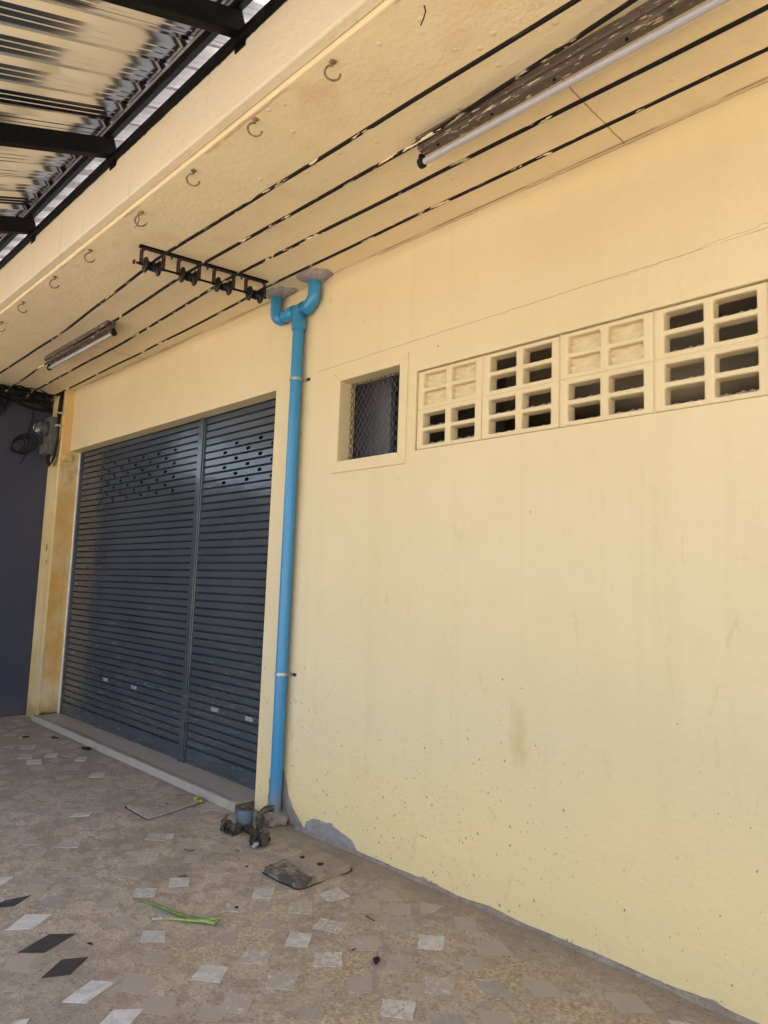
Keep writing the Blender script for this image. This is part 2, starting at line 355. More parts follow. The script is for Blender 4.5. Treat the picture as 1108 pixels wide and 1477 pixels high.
# ------------------------------------------------------------------ mesh helpers
class MB:
    def __init__(s): s.v = []; s.f = []
    def add(s, vs, fs):
        k = len(s.v); s.v += [tuple(p) for p in vs]; s.f += [tuple(i+k for i in f) for f in fs]; return s
    def box(s, x0, x1, y0, y1, z0, z1):
        return s.add([(x0,y0,z0),(x1,y0,z0),(x1,y1,z0),(x0,y1,z0),(x0,y0,z1),(x1,y0,z1),(x1,y1,z1),(x0,y1,z1)],
            [(0,3,2,1),(4,5,6,7),(0,1,5,4),(1,2,6,5),(2,3,7,6),(3,0,4,7)])
    def obox(s, c, ax, ay, az):     # oriented box from centre and half axes
        c, ax, ay, az = map(Vector, (c, ax, ay, az)); k = []
        for sz in (-1, 1):
            for sx, sy in ((-1,-1),(1,-1),(1,1),(-1,1)): k.append(c + ax*sx + ay*sy + az*sz)
        return s.add(k, [(0,3,2,1),(4,5,6,7),(0,1,5,4),(1,2,6,5),(2,3,7,6),(3,0,4,7)])
    def beam(s, p0, p1, w, h, upv=(0,0,1)):
        p0, p1 = Vector(p0), Vector(p1); d = (p1-p0); L = d.length; d.normalize()
        side = d.cross(Vector(upv)).normalized(); u = side.cross(d)
        return s.obox((p0+p1)/2, d*L/2, side*w/2, u*h/2)
    def tube(s, pts, r, n=8, caps=True):
        pts = [Vector(p) for p in pts]; rs = r if isinstance(r, (list, tuple)) else [r]*len(pts)
        t0 = (pts[1]-pts[0]).normalized(); ref = Vector((0,0,1)) if abs(t0.z) < .9 else Vector((1,0,0))
        u = t0.cross(ref).normalized(); vs = []; fs = []
        for i, p in enumerate(pts):
            t = (pts[min(i+1,len(pts)-1)]-pts[max(i-1,0)]).normalized()
            u = (u - t*u.dot(t)).normalized(); w_ = t.cross(u)
            for k in range(n):
                a = 2*math.pi*k/n; vs.append(p + (u*math.cos(a)+w_*math.sin(a))*rs[i])
        for i in range(len(pts)-1):
            for k in range(n):
                a, b = i*n+k, i*n+(k+1)%n; fs.append((a, b, b+n, a+n))
        if caps: fs.append(tuple(range(n-1,-1,-1))); fs.append(tuple(range((len(pts)-1)*n, len(pts)*n)))
        return s.add(vs, fs)
    def lathe(s, p0, axis, prof, n=16):   # prof: (distance along axis, radius)
        p0, axis = Vector(p0), Vector(axis).normalized()
        sg = 1 if prof[-1][0] >= prof[0][0] else -1
        return s.tube([p0+axis*(a+sg*2e-5*i) for i, (a, _) in enumerate(prof)], [max(r,1e-4) for _, r in prof], n)
    def build(s, name, mat, parent=None, smooth=False, bevel=0.0, seg=2, origin=None):
        me = bpy.data.meshes.new(name)
        if origin is None:
            xs = list(zip(*s.v)); origin = Vector([(min(a)+max(a))/2 for a in xs])
        o = Vector(origin); me.from_pydata([Vector(p)-o for p in s.v], [], s.f); me.update()
        me.materials.append(M[mat])
        if smooth:
            for p in me.polygons: p.use_smooth = True
            if hasattr(me, 'set_sharp_from_angle'): me.set_sharp_from_angle(angle=R(40))
        ob = bpy.data.objects.new(name, me); col.objects.link(ob); ob.location = o
        if parent is not None: attach(ob, parent)
        if bevel:
            b = ob.modifiers.new('bevel', 'BEVEL'); b.width = bevel; b.segments = seg; b.limit_method = 'ANGLE'; b.angle_limit = R(40)
        return ob
WORLD = {}
def wloc(o):
    p = Vector(o.location)
    while o.parent is not None:
        o = o.parent; p = p + Vector(o.location)
    return p
def attach(ob, parent):          # no rotations anywhere above meshes: locations simply add up
    p = Vector(ob.location) - wloc(parent); ob.parent = parent; ob.location = p
def thing(name, label, cat, loc, group=None):
    o = bpy.data.objects.new(name, None); col.objects.link(o); o.location = loc; o.empty_display_size = .1
    tag(o, label, cat, group); return o
def tag(o, label=None, cat=None, group=None, kind=None):
    if label: o['label'] = label
    if cat: o['category'] = cat
    if group: o['group'] = group
    if kind: o['kind'] = kind
    return o
def share(src, loc, parent):     # another object on the same mesh; loc is a world offset of the mesh origin
    c = src.copy(); col.objects.link(c); c.parent = None; c.location = loc; c.matrix_parent_inverse = Matrix(); attach(c, parent); return c
def nz(*p): return mnoise.noise(Vector(p))

H = 3.056            # soffit height
# ------------------------------------------------------------------ ground and floor
g = MB().add([(-600,-600,-.02),(600,-600,-.02),(600,600,-.02),(-600,600,-.02)], [(0,1,2,3)]).build('ground', 'ground'); tag(g, kind='structure')
fl = MB().box(-7.6, 3.2, -4.6, .30, -.15, 0.0).build('floor', 'floor'); tag(fl, kind='structure')

# ------------------------------------------------------------------ shop building
B = thing('shop_building', 'cream painted shop front with roller shutters, block vents and a deep soffit', 'building', (-2, 0, 0))
XL, XR, WT = -6.655, 3.0, .105
SX1 = -3.415; SZ = 2.462
# window reveal and vent field measured on the wall plane
WX0, WX1, WZ0, WZ1 = PY(491,600).x, PY(576.5,600).x, (PY(490,665).z+PY(574.5,653.4).z)/2, (PY(492.6,549.6).z+PY(578,527.5).z)/2
VX0, VX1 = PY(599,590).x, None
BW, BH = .3935, .1965
VZ0 = 1.951; VX1 = VX0 + 4*BW + .004; VZ1 = VZ0 + 2*BH + .004
def holed(xs, zs, holes, y0, y1):
    m = MB(); nx, nz_ = len(xs), len(zs); idx = {}
    def vid(i, j, b):
        k = (i, j, b)
        if k not in idx: idx[k] = len(m.v); m.v.append((xs[i], y1 if b else y0, zs[j]))
        return idx[k]
    def solid(i, j):
        if i < 0 or j < 0 or i >= nx-1 or j >= nz_-1: return False
        cx_, cz_ = (xs[i]+xs[i+1])/2, (zs[j]+zs[j+1])/2
        return not any(a < cx_ < b and c < cz_ < d for a, b, c, d in holes)
    for i in range(nx-1):
        for j in range(nz_-1):
            if not solid(i, j): continue
            m.f.append((vid(i,j,0), vid(i+1,j,0), vid(i+1,j+1,0), vid(i,j+1,0)))
            m.f.append((vid(i,j,1), vid(i,j+1,1), vid(i+1,j+1,1), vid(i+1,j,1)))
            if not solid(i-1, j): m.f.append((vid(i,j,0), vid(i,j+1,0), vid(i,j+1,1), vid(i,j,1)))
            if not solid(i+1, j): m.f.append((vid(i+1,j,0), vid(i+1,j,1), vid(i+1,j+1,1), vid(i+1,j+1,0)))
            if not solid(i, j-1): m.f.append((vid(i,j,0), vid(i,j,1), vid(i+1,j,1), vid(i+1,j,0)))
            if not solid(i, j+1): m.f.append((vid(i,j+1,0), vid(i+1,j+1,0), vid(i+1,j+1,1), vid(i,j+1,1)))
    return m
holes = [(XL-.01, SX1, -1, SZ), (WX0, WX1, WZ0, WZ1), (VX0, VX1, VZ0, VZ1)]
wall = holed([XL, SX1, WX0, WX1, VX0, VX1, XR], [0.0, VZ0 if VZ0 < WZ0 else WZ0, max(VZ0, WZ0), VZ1 if VZ1 < WZ1 else WZ1, max(VZ1, WZ1), SZ, H-.001], holes, 0.0, WT)
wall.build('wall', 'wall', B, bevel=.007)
# pillar beside the shutter
MB().box(-6.94, -6.655, -.09, .22, 0.0, H-.002).build('pillar', 'pillar', B, bevel=.008)
# soffit slab, fascia lip, roof deck
MB().box(-7.6, XR+.6, -1.098, 4.2, H, 3.325).build('soffit', 'soffit', B, bevel=.006)
MB().box(-7.6, XR+.6, -1.146, -1.0985, H+.016, 3.333).build('fascia', 'fascia', B, bevel=.008)
MB().box(-7.6, XR+.6, -1.14, 4.2, 3.3345, 3.342).build('roof_deck', 'deck', B)
# rear and side walls, partition
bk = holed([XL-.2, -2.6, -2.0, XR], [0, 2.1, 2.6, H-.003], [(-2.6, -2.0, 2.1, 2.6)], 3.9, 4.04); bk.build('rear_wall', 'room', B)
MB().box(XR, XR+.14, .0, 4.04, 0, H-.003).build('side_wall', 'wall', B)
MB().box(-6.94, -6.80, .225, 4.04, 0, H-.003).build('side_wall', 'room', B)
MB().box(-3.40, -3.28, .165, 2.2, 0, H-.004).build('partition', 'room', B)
pb = MB().box(-3.25, -2.72, .30, .33, .8, 2.50); pb.build('board', 'board', B)

# window: frame, reveal lining, expanded metal
fwid, fo = .052, .011
m = MB()
X0, X1, Z0, Z1 = WX0-fwid, WX1+fwid, WZ0-fwid-.01, WZ1+fwid
def frame_piece(q):              # mitred board, front proud of the wall
    a, b, c, d = q
    m = MB(); k = [(a[0], -fo, a[1]), (b[0], -fo, b[1]), (c[0], -fo, c[1]), (d[0], -fo, d[1])]
    m.add(k + [(p[0], .004, p[2]) for p in k], [(0,1,2,3),(7,6,5,4),(0,4,5,1),(1,5,6,2),(2,6,7,3),(3,7,4,0)]); return m
g_ = .0012
win = frame_piece([(X0,Z0),(X1,Z0),(WX1-g_,WZ0),(WX0+g_,WZ0)]).build('window', 'wall', B, bevel=.003)
win['label'] = 'small framed opening covered with expanded metal'
frame_piece([(X1,Z0+g_),(X1,Z1-g_),(WX1,WZ1),(WX1,WZ0)]).build('frame_board', 'wall', win, bevel=.003)
frame_piece([(X1-g_,Z1),(X0+g_,Z1),(WX0,WZ1),(WX1,WZ1)]).build('frame_board', 'wall', win, bevel=.003)
frame_piece([(X0,Z1-g_),(X0,Z0+g_),(WX0,WZ0),(WX0,WZ1)]).build('frame_board', 'wall', win, bevel=.003)
m = MB(); yM = .072; dw, dh = .036, .052; th = .0022
xa, xb, za, zb = WX0-.004, WX1+.004, WZ0-.004, WZ1+.004
k = -int((zb-za)/dh)-2
def clipseg(x0, z0, sx, sz):
    # line from (x0,za) direction (sx,sz); clip to rectangle
    t0, t1 = 0.0, (zb-za)/sz
    for lo, hi, p, d in ((xa, xb, x0, sx),):
        ta, tb = (lo-p)/d, (hi-p)/d
        if ta > tb: ta, tb = tb, ta
        t0, t1 = max(t0, ta), min(t1, tb)
    return None if t1-t0 < 1e-3 else ((x0+sx*t0, za+sz*t0), (x0+sx*t1, za+sz*t1))
n_ = int((xb-xa)/dw)+int((zb-za)/dh)+4
for i in range(-n_, n_):
    for sgn in (1, -1):
        sg = clipseg(xa + i*dw + (.0 if sgn > 0 else .0), za, sgn*dw/2*2, dh*1.0)
        if sg: m.beam((sg[0][0], yM+sgn*.0012, sg[0][1]), (sg[1][0], yM+sgn*.0012, sg[1][1]), .0022, .003, (0,1,0))
tag(m.build('expanded_metal', 'meshwire', win), kind='stuff')

# block vents
def vent_mesh():
    mx, cw, mid = .037, .140, .0345; mz, ch, gz = .021, .066, .0205
    xs = [0, mx, mx+cw, mx+cw+mid, mx+2*cw+mid, BW-.004]; zs = [0, mz, mz+ch, mz+ch+gz, mz+2*ch+gz, BH-.004]
    hs = [(xs[a], xs[a+1], zs[b], zs[b+1]) for a in (1, 3) for b in (1, 3)]
    return holed(xs, zs, hs, 0, .062), hs
vm, vh = vent_mesh(); src = None
MB().box(VX0-.002, VX1+.002, .020, .09, VZ0-.0005, VZ1+.0005)  # (joints are the shadow gaps between blocks)
gm = MB()
for (a, b, c, d) in ((VX0, VX1, VZ0+BH-.0005, VZ0+BH+.0045),): gm.box(a, b, .016, .06, c, d)
for i in range(1, 4): gm.box(VX0+i*BW-.0005, VX0+i*BW+.0045, .017, .061, VZ0, VZ1)
gm.build('mortar_joint', 'wall', B)
fill_src = None; lip_src = None
for i in range(4):
    for j in range(2):
        o = Vector((VX0+.004+i*BW, .010 + random.uniform(-.0015, .002), VZ0+.004+j*BH))
        if src is None:
            src = vm.build('vent_block', 'wall', B, bevel=.007, seg=2, origin=(0,0,0)); src.location = o - wloc(B); vb = src
        else: vb = share(src, o, B)
        if not (j == 1 and i in (0, 2)):
            for (a, b, c, d) in vh:
                if lip_src is None:
                    lm = MB(); NX = 18
                    for p in range(NX+1):
                        x = (b-a)*p/NX; h_ = .017+.010*nz(p*.55, 2, 7)+.004*nz(p*1.9, 5, 2)
                        lm.v += [(x, -.014, .0), (x, -.004, h_), (x, .012, h_*1.05), (x, .016, -.002)]
                    for p in range(NX):
                        for q in range(3): lm.f.append((p*4+q, p*4+4+q, p*4+5+q, p*4+1+q))
                    lip_src = lm.build('mortar_lip', 'mortar', vb, smooth=True, origin=(0,0,0)); lip_src.location = o + Vector((a, .052, c)) - wloc(vb)
                else: share(lip_src, o + Vector((a, .052+random.uniform(-.006, .004), c+random.uniform(-.006, .002))), vb)
        if j == 1 and i in (0, 2):
            vb['label'] = 'vent block with its openings plastered shut'
            for (a, b, c, d) in vh:
                if fill_src is None:
                    fm = MB(); NX, NZ = 14, 6; w_, h_ = b-a+.004, d-c+.004
                    for q in range(NZ+1):
                        for p in range(NX+1):
                            fm.v.append((w_*p/NX, .008*nz(p*.5, q*1.1, 3)+.006*math.sin(q*1.9+p*.25), h_*q/NZ))
                    for q in range(NZ):
                        for p in range(NX):
                            k = q*(NX+1)+p; fm.f.append((k, k+1, k+NX+2, k+NX+1))
                    fill_src = fm.build('infill', 'wall', vb, smooth=True, origin=(0,0,0))
                    fill_src.location = o + Vector((a-.002, .030, c-.002)) - wloc(vb)
                else: share(fill_src, o + Vector((a-.002, .030, c-.002)), vb)

# bare cement patches at the foot of the wall, each a skim standing proud
def skim(name, pts, mat, d, seed, parent, wallplane=True):
    cx_ = sum(p[0] for p in pts)/len(pts); cz_ = sum(p[1] for p in pts)/len(pts)
    ring = []
    n = len(pts)
    for i in range(n):
        a, b = pts[i], pts[(i+1)%n]
        for k in range(8):
            f = k/8; x = a[0]+(b[0]-a[0])*f; z = a[1]+(b[1]-a[1])*f
            e = .016*nz(x*22, z*22, seed)+.007*nz(x*70, z*70, seed)
            dx, dz = x-cx_, z-cz_; L = math.hypot(dx, dz) or 1
            ring.append((x+dx/L*e, max(z+dz/L*e, .001)))
    m = MB(); N = len(ring)
    for (x, z) in ring: m.v.append((x, .002, z))
    for (x, z) in ring: m.v.append((cx_+(x-cx_)*.965, -d*(.75+.5*nz(x*9, z*9, seed+4)), max(.001, cz_+(z-cz_)*.965)))
    for f in (.6, .25):
        for (x, z) in ring: m.v.append((cx_+(x-cx_)*f, -d*(1.1+.7*nz(x*f*13, z*f*13, seed+9)), max(.001, cz_+(z-cz_)*f)))
    m.v.append((cx_, -d, cz_))
    for q in range(3):
        for i in range(N):
            j = (i+1)%N; m.f.append((q*N+i, q*N+j, (q+1)*N+j, (q+1)*N+i))
    for i in range(N): m.f.append((3*N+i, 3*N+(i+1)%N, 4*N))
    return m.build(name, mat, parent, smooth=True)
def wp(x, y): p = PY(x, y); return (p.x, p.z)
skim('cement_patch', [wp(402,1100), wp(411,1112), wp(416,1140), wp(423,1166), wp(434,1186), (wp(440,1194)[0], .001), (wp(384,1186)[0], .001), wp(388,1125)][::-1], 'mortar', .006, 3, B)
skim('cement_patch', [wp(442,1185), wp(452,1180), wp(478,1188), wp(492,1200), wp(508,1212), wp(517,1232), (wp(524,1246)[0], .001), (wp(436,1200)[0], .001)][::-1], 'cement', .007, 8, B)

# ---- entrance step
YS, ZS = -.125, .05
step_core = MB().box(-6.70, -3.42, YS+.010, .16, 0.0, ZS-.010).build('door_step', 'grout', B)
ts = None; jw = .417
xj = [-3.893+jw*i for i in range(-7, 3)]; xj = [x for x in xj if -6.72 < x < -3.44]; xj = [-6.70]+[x for x in xj if x > -6.6]+[-3.425]
for a, b in zip(xj[:-1], xj[1:]):
    MB().box(a+.0015, b-.0015, YS, YS+.0098, .001, ZS).build('riser_tile', 'steptile', step_core, bevel=.0015)
    MB().box(a+.0015, b-.0015, YS+.0105, .155, ZS-.0098, ZS-.0005+random.uniform(-.0006, .0004)).build('tread_tile', 'steptile', step_core, bevel=.0012)
for yy, ww in ((YS+.018, .0045), (YS+.034, .004)):
    MB().box(-6.69, -3.43, yy, yy+ww, ZS-.001, ZS+.0035).build('edge_trim', 'alu', step_core, bevel=.001)

# ---- roller shutters
YF = .118; PIT = .0522; ZB = .060
prof = [(.014,0),(.014,.0020),(-.004,.0025),(-.0075,.0050),(-.004,.0082),(.010,.0086),(.010,.0106),(-.0082,.0112),(-.0096,.0140),(-.0100,.0500),(-.006,.0516),(.014,.0522)]
def slat_mesh(x0, x1, holes_):
    m = MB(); xs = [x0]
    hw = .025
    for h in holes_: xs += [h-hw-.006, h+hw+.006]
    xs.append(x1)
    for q in range(len(prof)-1):
        (ya, z0), (yb, z1) = prof[q], prof[q+1]
        for i in range(len(xs)-1):
            a, b = xs[i], xs[i+1]
            if q == 8 and i % 2 == 1:
                c = (a+b)/2; zc = (z0+z1)/2
                rect = [(a,z0),(c,z0),(b,z0),(b,zc),(b,z1),(c,z1),(a,z1),(a,zc)]
                hz = .0108; octo = [(c-hw*.72,zc-hz),(c,zc-hz),(c+hw*.72,zc-hz),(c+hw,zc),(c+hw*.72,zc+hz),(c,zc+hz),(c-hw*.72,zc+hz),(c-hw,zc)]
                yy = lambda z: ya+(yb-ya)*(z-z0)/(z1-z0)
                vs = [(x, yy(z), z) for x, z in rect]+[(x, yy(z), z) for x, z in octo]+[(x, yy(z)+.006, z) for x, z in octo]
                fs = [(k, (k+1)%8, 8+(k+1)%8, 8+k) for k in range(8)]+[(8+k, 8+(k+1)%8, 16+(k+1)%8, 16+k) for k in range(8)]
                m.add(vs, fs)
            else:
                m.add([(a,ya,z0),(b,ya,z0),(b,yb,z1),(a,yb,z1)], [(0,1,2,3)])
    return m
def shutter(x0, x1, label, rows, pulls):
    back = MB().box(x0-.02, x1+.02, YF+.030, YF+.045, ZB, SZ+.02).build('roller_shutter', 'blackplastic', B); back['label'] = label
    cache = {}
    n = int((SZ+.03-ZB-.10)/PIT)+1
    # bottom rail
    MB().add([(x, y, z) for x in (x0, x1) for y, z in ((YF+.012,ZB),(YF-.012,ZB),(YF-.014,ZB+.014),(YF-.009,ZB+.018),(YF-.010,ZB+.092),(YF+.012,ZB+.098))],
        [(0,1,7,6),(1,2,8,7),(2,3,9,8),(3,4,10,9),(4,5,11,10),(0,6,11,5),(5,4,3,2,1,0),(6,7,8,9,10,11)]).build('bottom_rail', 'shutter', back)
    for i in range(n):
        z = ZB+.098+i*PIT; key = None
        for zr, hs in rows.items():
            if abs(z+.034-zr) < PIT/2: key = hs
        kk = tuple(key) if key else ()
        jit = Vector((0, YF+random.uniform(-.0015, .0015), z))
        if kk not in cache:
            s = slat_mesh(x0, x1, kk).build('slat', 'shutter', back, smooth=True, origin=(0,0,0)); s.location = jit - wloc(back); cache[kk] = s
        else: share(cache[kk], jit, back)
    for px, py in pulls:
        p = PY(px, py, YF-.011); zi = round((p.z-.034-ZB-.098)/PIT); zc = ZB+.098+zi*PIT+.034
        pl = MB().box(p.x-.040, p.x+.040, YF-.0150, YF-.0085, zc-.0135, zc+.0135); pl.box(p.x-.040, p.x+.040, YF-.019, YF-.0149, zc+.009, zc+.0135)
        for q in range(5): pl.box(p.x-.024+q*.011, p.x-.018+q*.011, YF-.0158, YF-.0149, zc-.006, zc+.003+.002*(q % 2))
        pl.build('pull_plate', 'plate', back, bevel=.0008)
    return back
def row(px, py): return PY(px, py, YF-.01)
def zgrid(z): return ZB+.098+round((z-.034-ZB-.098)/PIT)*PIT+.034
off5 = lambda x, y: (100+x/3.4625, 560+y/3.4625)
zt = zgrid(row(*off5(304, 349)).z)
oddx = [row(*off5(x, y)).x for x, y in ((168,382),(235,367),(304,349),(376,331),(453,313),(530,297))]
stp = (oddx[-1]-oddx[0])/5; odd = [oddx[0]+stp*i for i in range(6)]; even = [x+stp/2 for x in odd[:5]]
rowsL = {zt-i*PIT: (odd if i % 2 == 0 else even) for i in range(7)}
zr_ = zgrid(row(*off5(842, 258)).z)
a = [row(*off5(780, 310)).x, row(*off5(895, 288)).x]; st = a[1]-a[0]
oddR = [a[0]+st*i for i in range(4)]; evR = [x+st/2 for x in oddR[:3]]
rowsR = {zr_-i*PIT: (evR if i % 2 == 0 else oddR) for i in range(6)}
XM = PY(292.5, 608, YF-.02).x
shL = shutter(-6.625, XM-.038, 'wide charcoal roller shutter next to the stained pillar', rowsL, ((152,982),(193,994)))
shR = shutter(XM+.038, SX1+.06, 'narrower charcoal roller shutter next to the blue pipe', rowsR, ((310,1024),(360,1037)))
mu = MB().box(XM-.030, XM+.030, YF-.030, YF+.03, ZS, SZ+.02); mu.box(XM-.043, XM-.0301, YF-.022, YF+.03, ZS, SZ+.019); mu.box(XM+.0301, XM+.043, YF-.022, YF+.03, ZS, SZ+.019)
mu.build('centre_post', 'shutter', B, bevel=.003)
MB().box(-6.6545, -6.634, YF-.034, YF+.02, ZS, SZ-.005).build('guide_rail', 'white', B, bevel=.002)
MB().box(-6.6335, -6.612, YF-.026, YF+.02, ZS, SZ-.004).build('guide_rail', 'shutter', B, bevel=.002)
p = PX(98, 661, -6.655)
MB().box(-6.6545, -6.625, p.y-.045, p.y+.030, p.z-.030, p.z+.030).build('junction_box', 'pillar', B, bevel=.004)

# ------------------------------------------------------------------ neighbour's navy wall
XN = -6.99
nw = MB().add([(XN-d, y, z) for d in (0, .15) for y, z in ((-.02,0),(-.02,H-.02),(-1.12,H-.02),(-1.12,2.42),(-4.3,2.42),(-4.3,0))],  # low outer stretch is out of view, shaped to darken the shutter's reflection
    [(0,1,2,3,4,5),(11,10,9,8,7,6)]+[(i, 6+i, 6+(i+1)%6, (i+1)%6) for i in range(6)]).build('neighbour_wall', 'navy', bevel=.006)
tag(nw, 'dark navy painted side wall standing beside the stained pillar', 'wall')

# ------------------------------------------------------------------ metal canopy
C = thing('metal_canopy', 'galvanised sheet canopy on black steel rafters fixed to the fascia', 'canopy', (-2.2, -1.15, 3.33))
SL = .36
YO = -2.50
def zr(y): return 3.358+(y+1.15)*SL      # rafter underside
RH = .085
for i in range(-5, 5):
    x = -3.275+1.12*i*-1
    MB().beam((x, -1.149, zr(-1.149)+RH/2), (x, YO, zr(YO)+RH/2), .05, RH).build('rafter', 'black', C, bevel=.004)
    MB().box(x-.035, x+.035, -1.152, -1.1465, 3.30, 3.357).build('fixing_plate', 'black', C, bevel=.002)
MB().box(-7.6, 3.5, -1.172, -1.1475, 3.326, 3.356).build('wall_plate', 'black', C, bevel=.003)
for y in (-1.185, -2.10, -2.45):
    zc = zr(y)+RH+.019
    MB().beam((-7.6, y, zc), (3.5, y, zc), .038, .038, (0, -SL, 1)).build('purlin', 'black' if y < -1.3 else 'black', C, bevel=.004)
MB().beam((-7.6, -1.2065, zr(-1.2)+RH+.030), (3.5, -1.2065, zr(-1.2)+RH+.030), .003, .012, (0,-SL,1)).build('flashing_strip', 'steel', C)
# corrugated sheets: each overlaps its neighbour by one rib
PITR = .186; RIBS = 4
one = [(0, 0), (.058, 0), (.076, .026), (.118, .026), (.136, 0)]
def sheet(x0):
    m = MB(); pr_ = []
    for k in range(RIBS):
        for (dx, dz) in ((0,0),(.030,0),(.034,.003),(.038,0),(.070,0),(.074,.003),(.078,0),(.108,0),(.124,.025),(.170,.025)):
            pr_.append((k*PITR+dx, dz))
    pr_.append((RIBS*PITR, 0.0)); pr_.append((RIBS*PITR+.012, 0.0))
    ys = [-.15, -1.0, -1.6, -2.0, YO-.08]
    for y in ys:
        for (x, dz) in pr_: m.v.append((x0+x, y, zr(y)+RH+.041+dz))
    n = len(pr_); k2 = len(m.v)
    for q in range(len(ys)-1):
        for i in range(n-1): m.f.append((q*n+i, (q+1)*n+i, (q+1)*n+i+1, q*n+i+1))
    for v in list(m.v): m.v.append((v[0], v[1], v[2]+.0009))
    for q in range(len(ys)-1):
        for i in range(n-1): m.f.append((k2+q*n+i, k2+q*n+i+1, k2+(q+1)*n+i+1, k2+(q+1)*n+i))
    return m
s0 = None; ws = RIBS*PITR
for i in range(15):
    x = -7.62+i*ws
    if s0 is None: s0 = sheet(x).build('roof_sheet', 'sheet', C)
    else: share(s0, wloc(s0)+Vector((i*ws, 0, .0012*(i % 2))), C)

# ------------------------------------------------------------------ downpipe
XP, YP, RP = -3.160, -.046, .0335
ZT = 2.885
D = thing('downpipe', 'bright blue plastic drainpipe strapped upright to the cream wall', 'pipe', (XP, YP, .05))
MB().tube([(XP, YP, .045), (XP, YP, 1.0), (XP, YP, 2.0), (XP, YP, ZT-.06)], RP, 24).build('pipe', 'pipe', D, smooth=True)
MB().lathe((XP, YP, ZT-.118), (0,0,1), [(0,RP),(0,RP+.0085),(.055,RP+.0085),(.060,RP+.0055),(.13,RP+.0055)], 24).build('tee_socket', 'pipe', D, smooth=True)
def arc(c, r, a0, a1, n, ax=1): return [(c[0]+r*math.cos(a0+(a1-a0)*i/n)*ax, c[1], c[2]+r*math.sin(a0+(a1-a0)*i/n)) for i in range(n+1)]
XA, XB = -3.395, -3.028
er = .048
ptsL = [(XP+.005, YP, ZT), (XA+er, YP, ZT)]
ptsL += [(XA+er-er*math.sin(t), YP, ZT+er-er*math.cos(t)) for t in [math.pi/2*i/8 for i in range(1, 9)]] + [(XA, YP, H-.004)]
MB().tube(ptsL, RP+.0010, 24).build('elbow', 'pipe', D, smooth=True)
ptsR = [(XP-.005, YP, ZT+.004), (XB-er-.02, YP, ZT+.004)]
ptsR += [(XB-(er+.02)+(er+.02)*math.sin(t), YP, ZT+.004+(er+.02)-(er+.02)*math.cos(t)) for t in [math.pi/2*i/8 for i in range(1, 9)]] + [(XB, YP, H-.004)]
MB().tube(ptsR, RP+.0035, 24).build('elbow', 'pipe', D, smooth=True)
for xx in (XP-.062, XP+.058, XA+er+.012, XB-er-.03):
    MB().lathe((xx-.018, YP, ZT+.001), (1,0,0), [(0,RP-.002),(0,RP+.0095),(.040,RP+.0095),(.042,RP+.0080),(.042,RP-.002)], 24).build('collar', 'pipe', D, smooth=True)
def blob_disc(c, r, h, seed, name, mat, parent, sy=1.0, sx=1.0):
    m = MB(); N = 28
    for q, (fr, fh) in enumerate(((1.0, 0), (.93, .35), (.72, .8), (.45, 1.0))):
        for i in range(N):
            a = 2*math.pi*i/N; rr = r*fr*(1+.40*nz(math.cos(a)*1.6, math.sin(a)*1.6, seed)+.22*nz(math.cos(a)*5, math.sin(a)*5, seed+3))
            m.v.append((c[0]+rr*math.cos(a)*sx, min(c[1]+rr*math.sin(a)*sy, -.002), c[2]-h*fh*(1+.3*nz(a*2, q, seed))))
    m.v.append((c[0], c[1], c[2]-h))
    for q in range(3):
        for i in range(N): m.f.append((q*N+i, (q+1)*N+i, (q+1)*N+(i+1)%N, q*N+(i+1)%N))
    for i in range(N): m.f.append((3*N+i, 4*N, 3*N+(i+1)%N))
    return m.build(name, mat, parent, smooth=True)
blob_disc((XA+.03, YP-.005, H-.0005), .095, .028, 2, 'mortar_patch', 'cement', D, .75, 1.15)
blob_disc((XB+.005, YP-.012, H-.0005), .105, .030, 5, 'mortar_patch', 'cement', D, .85, 1.1)
for zc in (PY(425,548,-.05).z, PY(405,972,-.05).z):
    cl = MB(); rr = RP+.0042
    ring_o = [(XP+rr*math.cos(t), YP+rr*math.sin(t)) for t in [math.pi*2*i/28 for i in range(28)]]
    cl.lathe((XP, YP, zc-.008), (0,0,1), [(0,RP),(0,rr),(.016,rr),(.016,RP)], 28)
    cl.box(XP+RP-.004, XP+RP+.045, -.0045, -.0015, zc-.009, zc+.009)
    cl.box(XP-RP-.028, XP-RP+.004, -.0045, -.0015, zc-.009, zc+.009)
    cb = cl.build('strap', 'steel', D, smooth=False)
    MB().lathe((XP+RP+.033, -.0045, zc), (0,-1,0), [(0,.009),(.006,.009),(.010,.005)], 10).build('screw', 'rust', cb)
# crumbled mortar round the pipe foot
ft = MB(); random.seed(11)
def lump(m, c, r, seed, flat=1.0, n=10, k=6):
    st_ = len(m.v); vs = []; fs = []
    for q in range(k+1):
        th = math.pi*q/k
        for i in range(n):
            a = 2*math.pi*i/n; d = Vector((math.sin(th)*math.cos(a), math.sin(th)*math.sin(a), math.cos(th)))
            rr = r*(1+.35*nz(d.x*1.7+seed, d.y*1.7, d.z*1.7)+.12*nz(d.x*5+seed, d.y*5, d.z*5))
            vs.append((c[0]+d.x*rr, c[1]+d.y*rr, max(.0005, c[2]+d.z*rr*flat)))
    for q in range(k):
        for i in range(n): fs.append((q*n+i, (q+1)*n+i, (q+1)*n+(i+1)%n, q*n+(i+1)%n))
    m.add(vs, fs)
lump(ft, (XP, YP, .02), .062, 1, .75, 18, 10); lump(ft, (XP+.055, YP+.012, .02), .035, 4, .8, 12, 8); lump(ft, (XP+.04, YP-.045, .012), .03, 7, .7, 12, 8)
lump(ft, (XP-.05, YP-.01, .012), .034, 9, .7, 12, 8)
ft.build('mortar_foot', 'mortar', D, smooth=True)

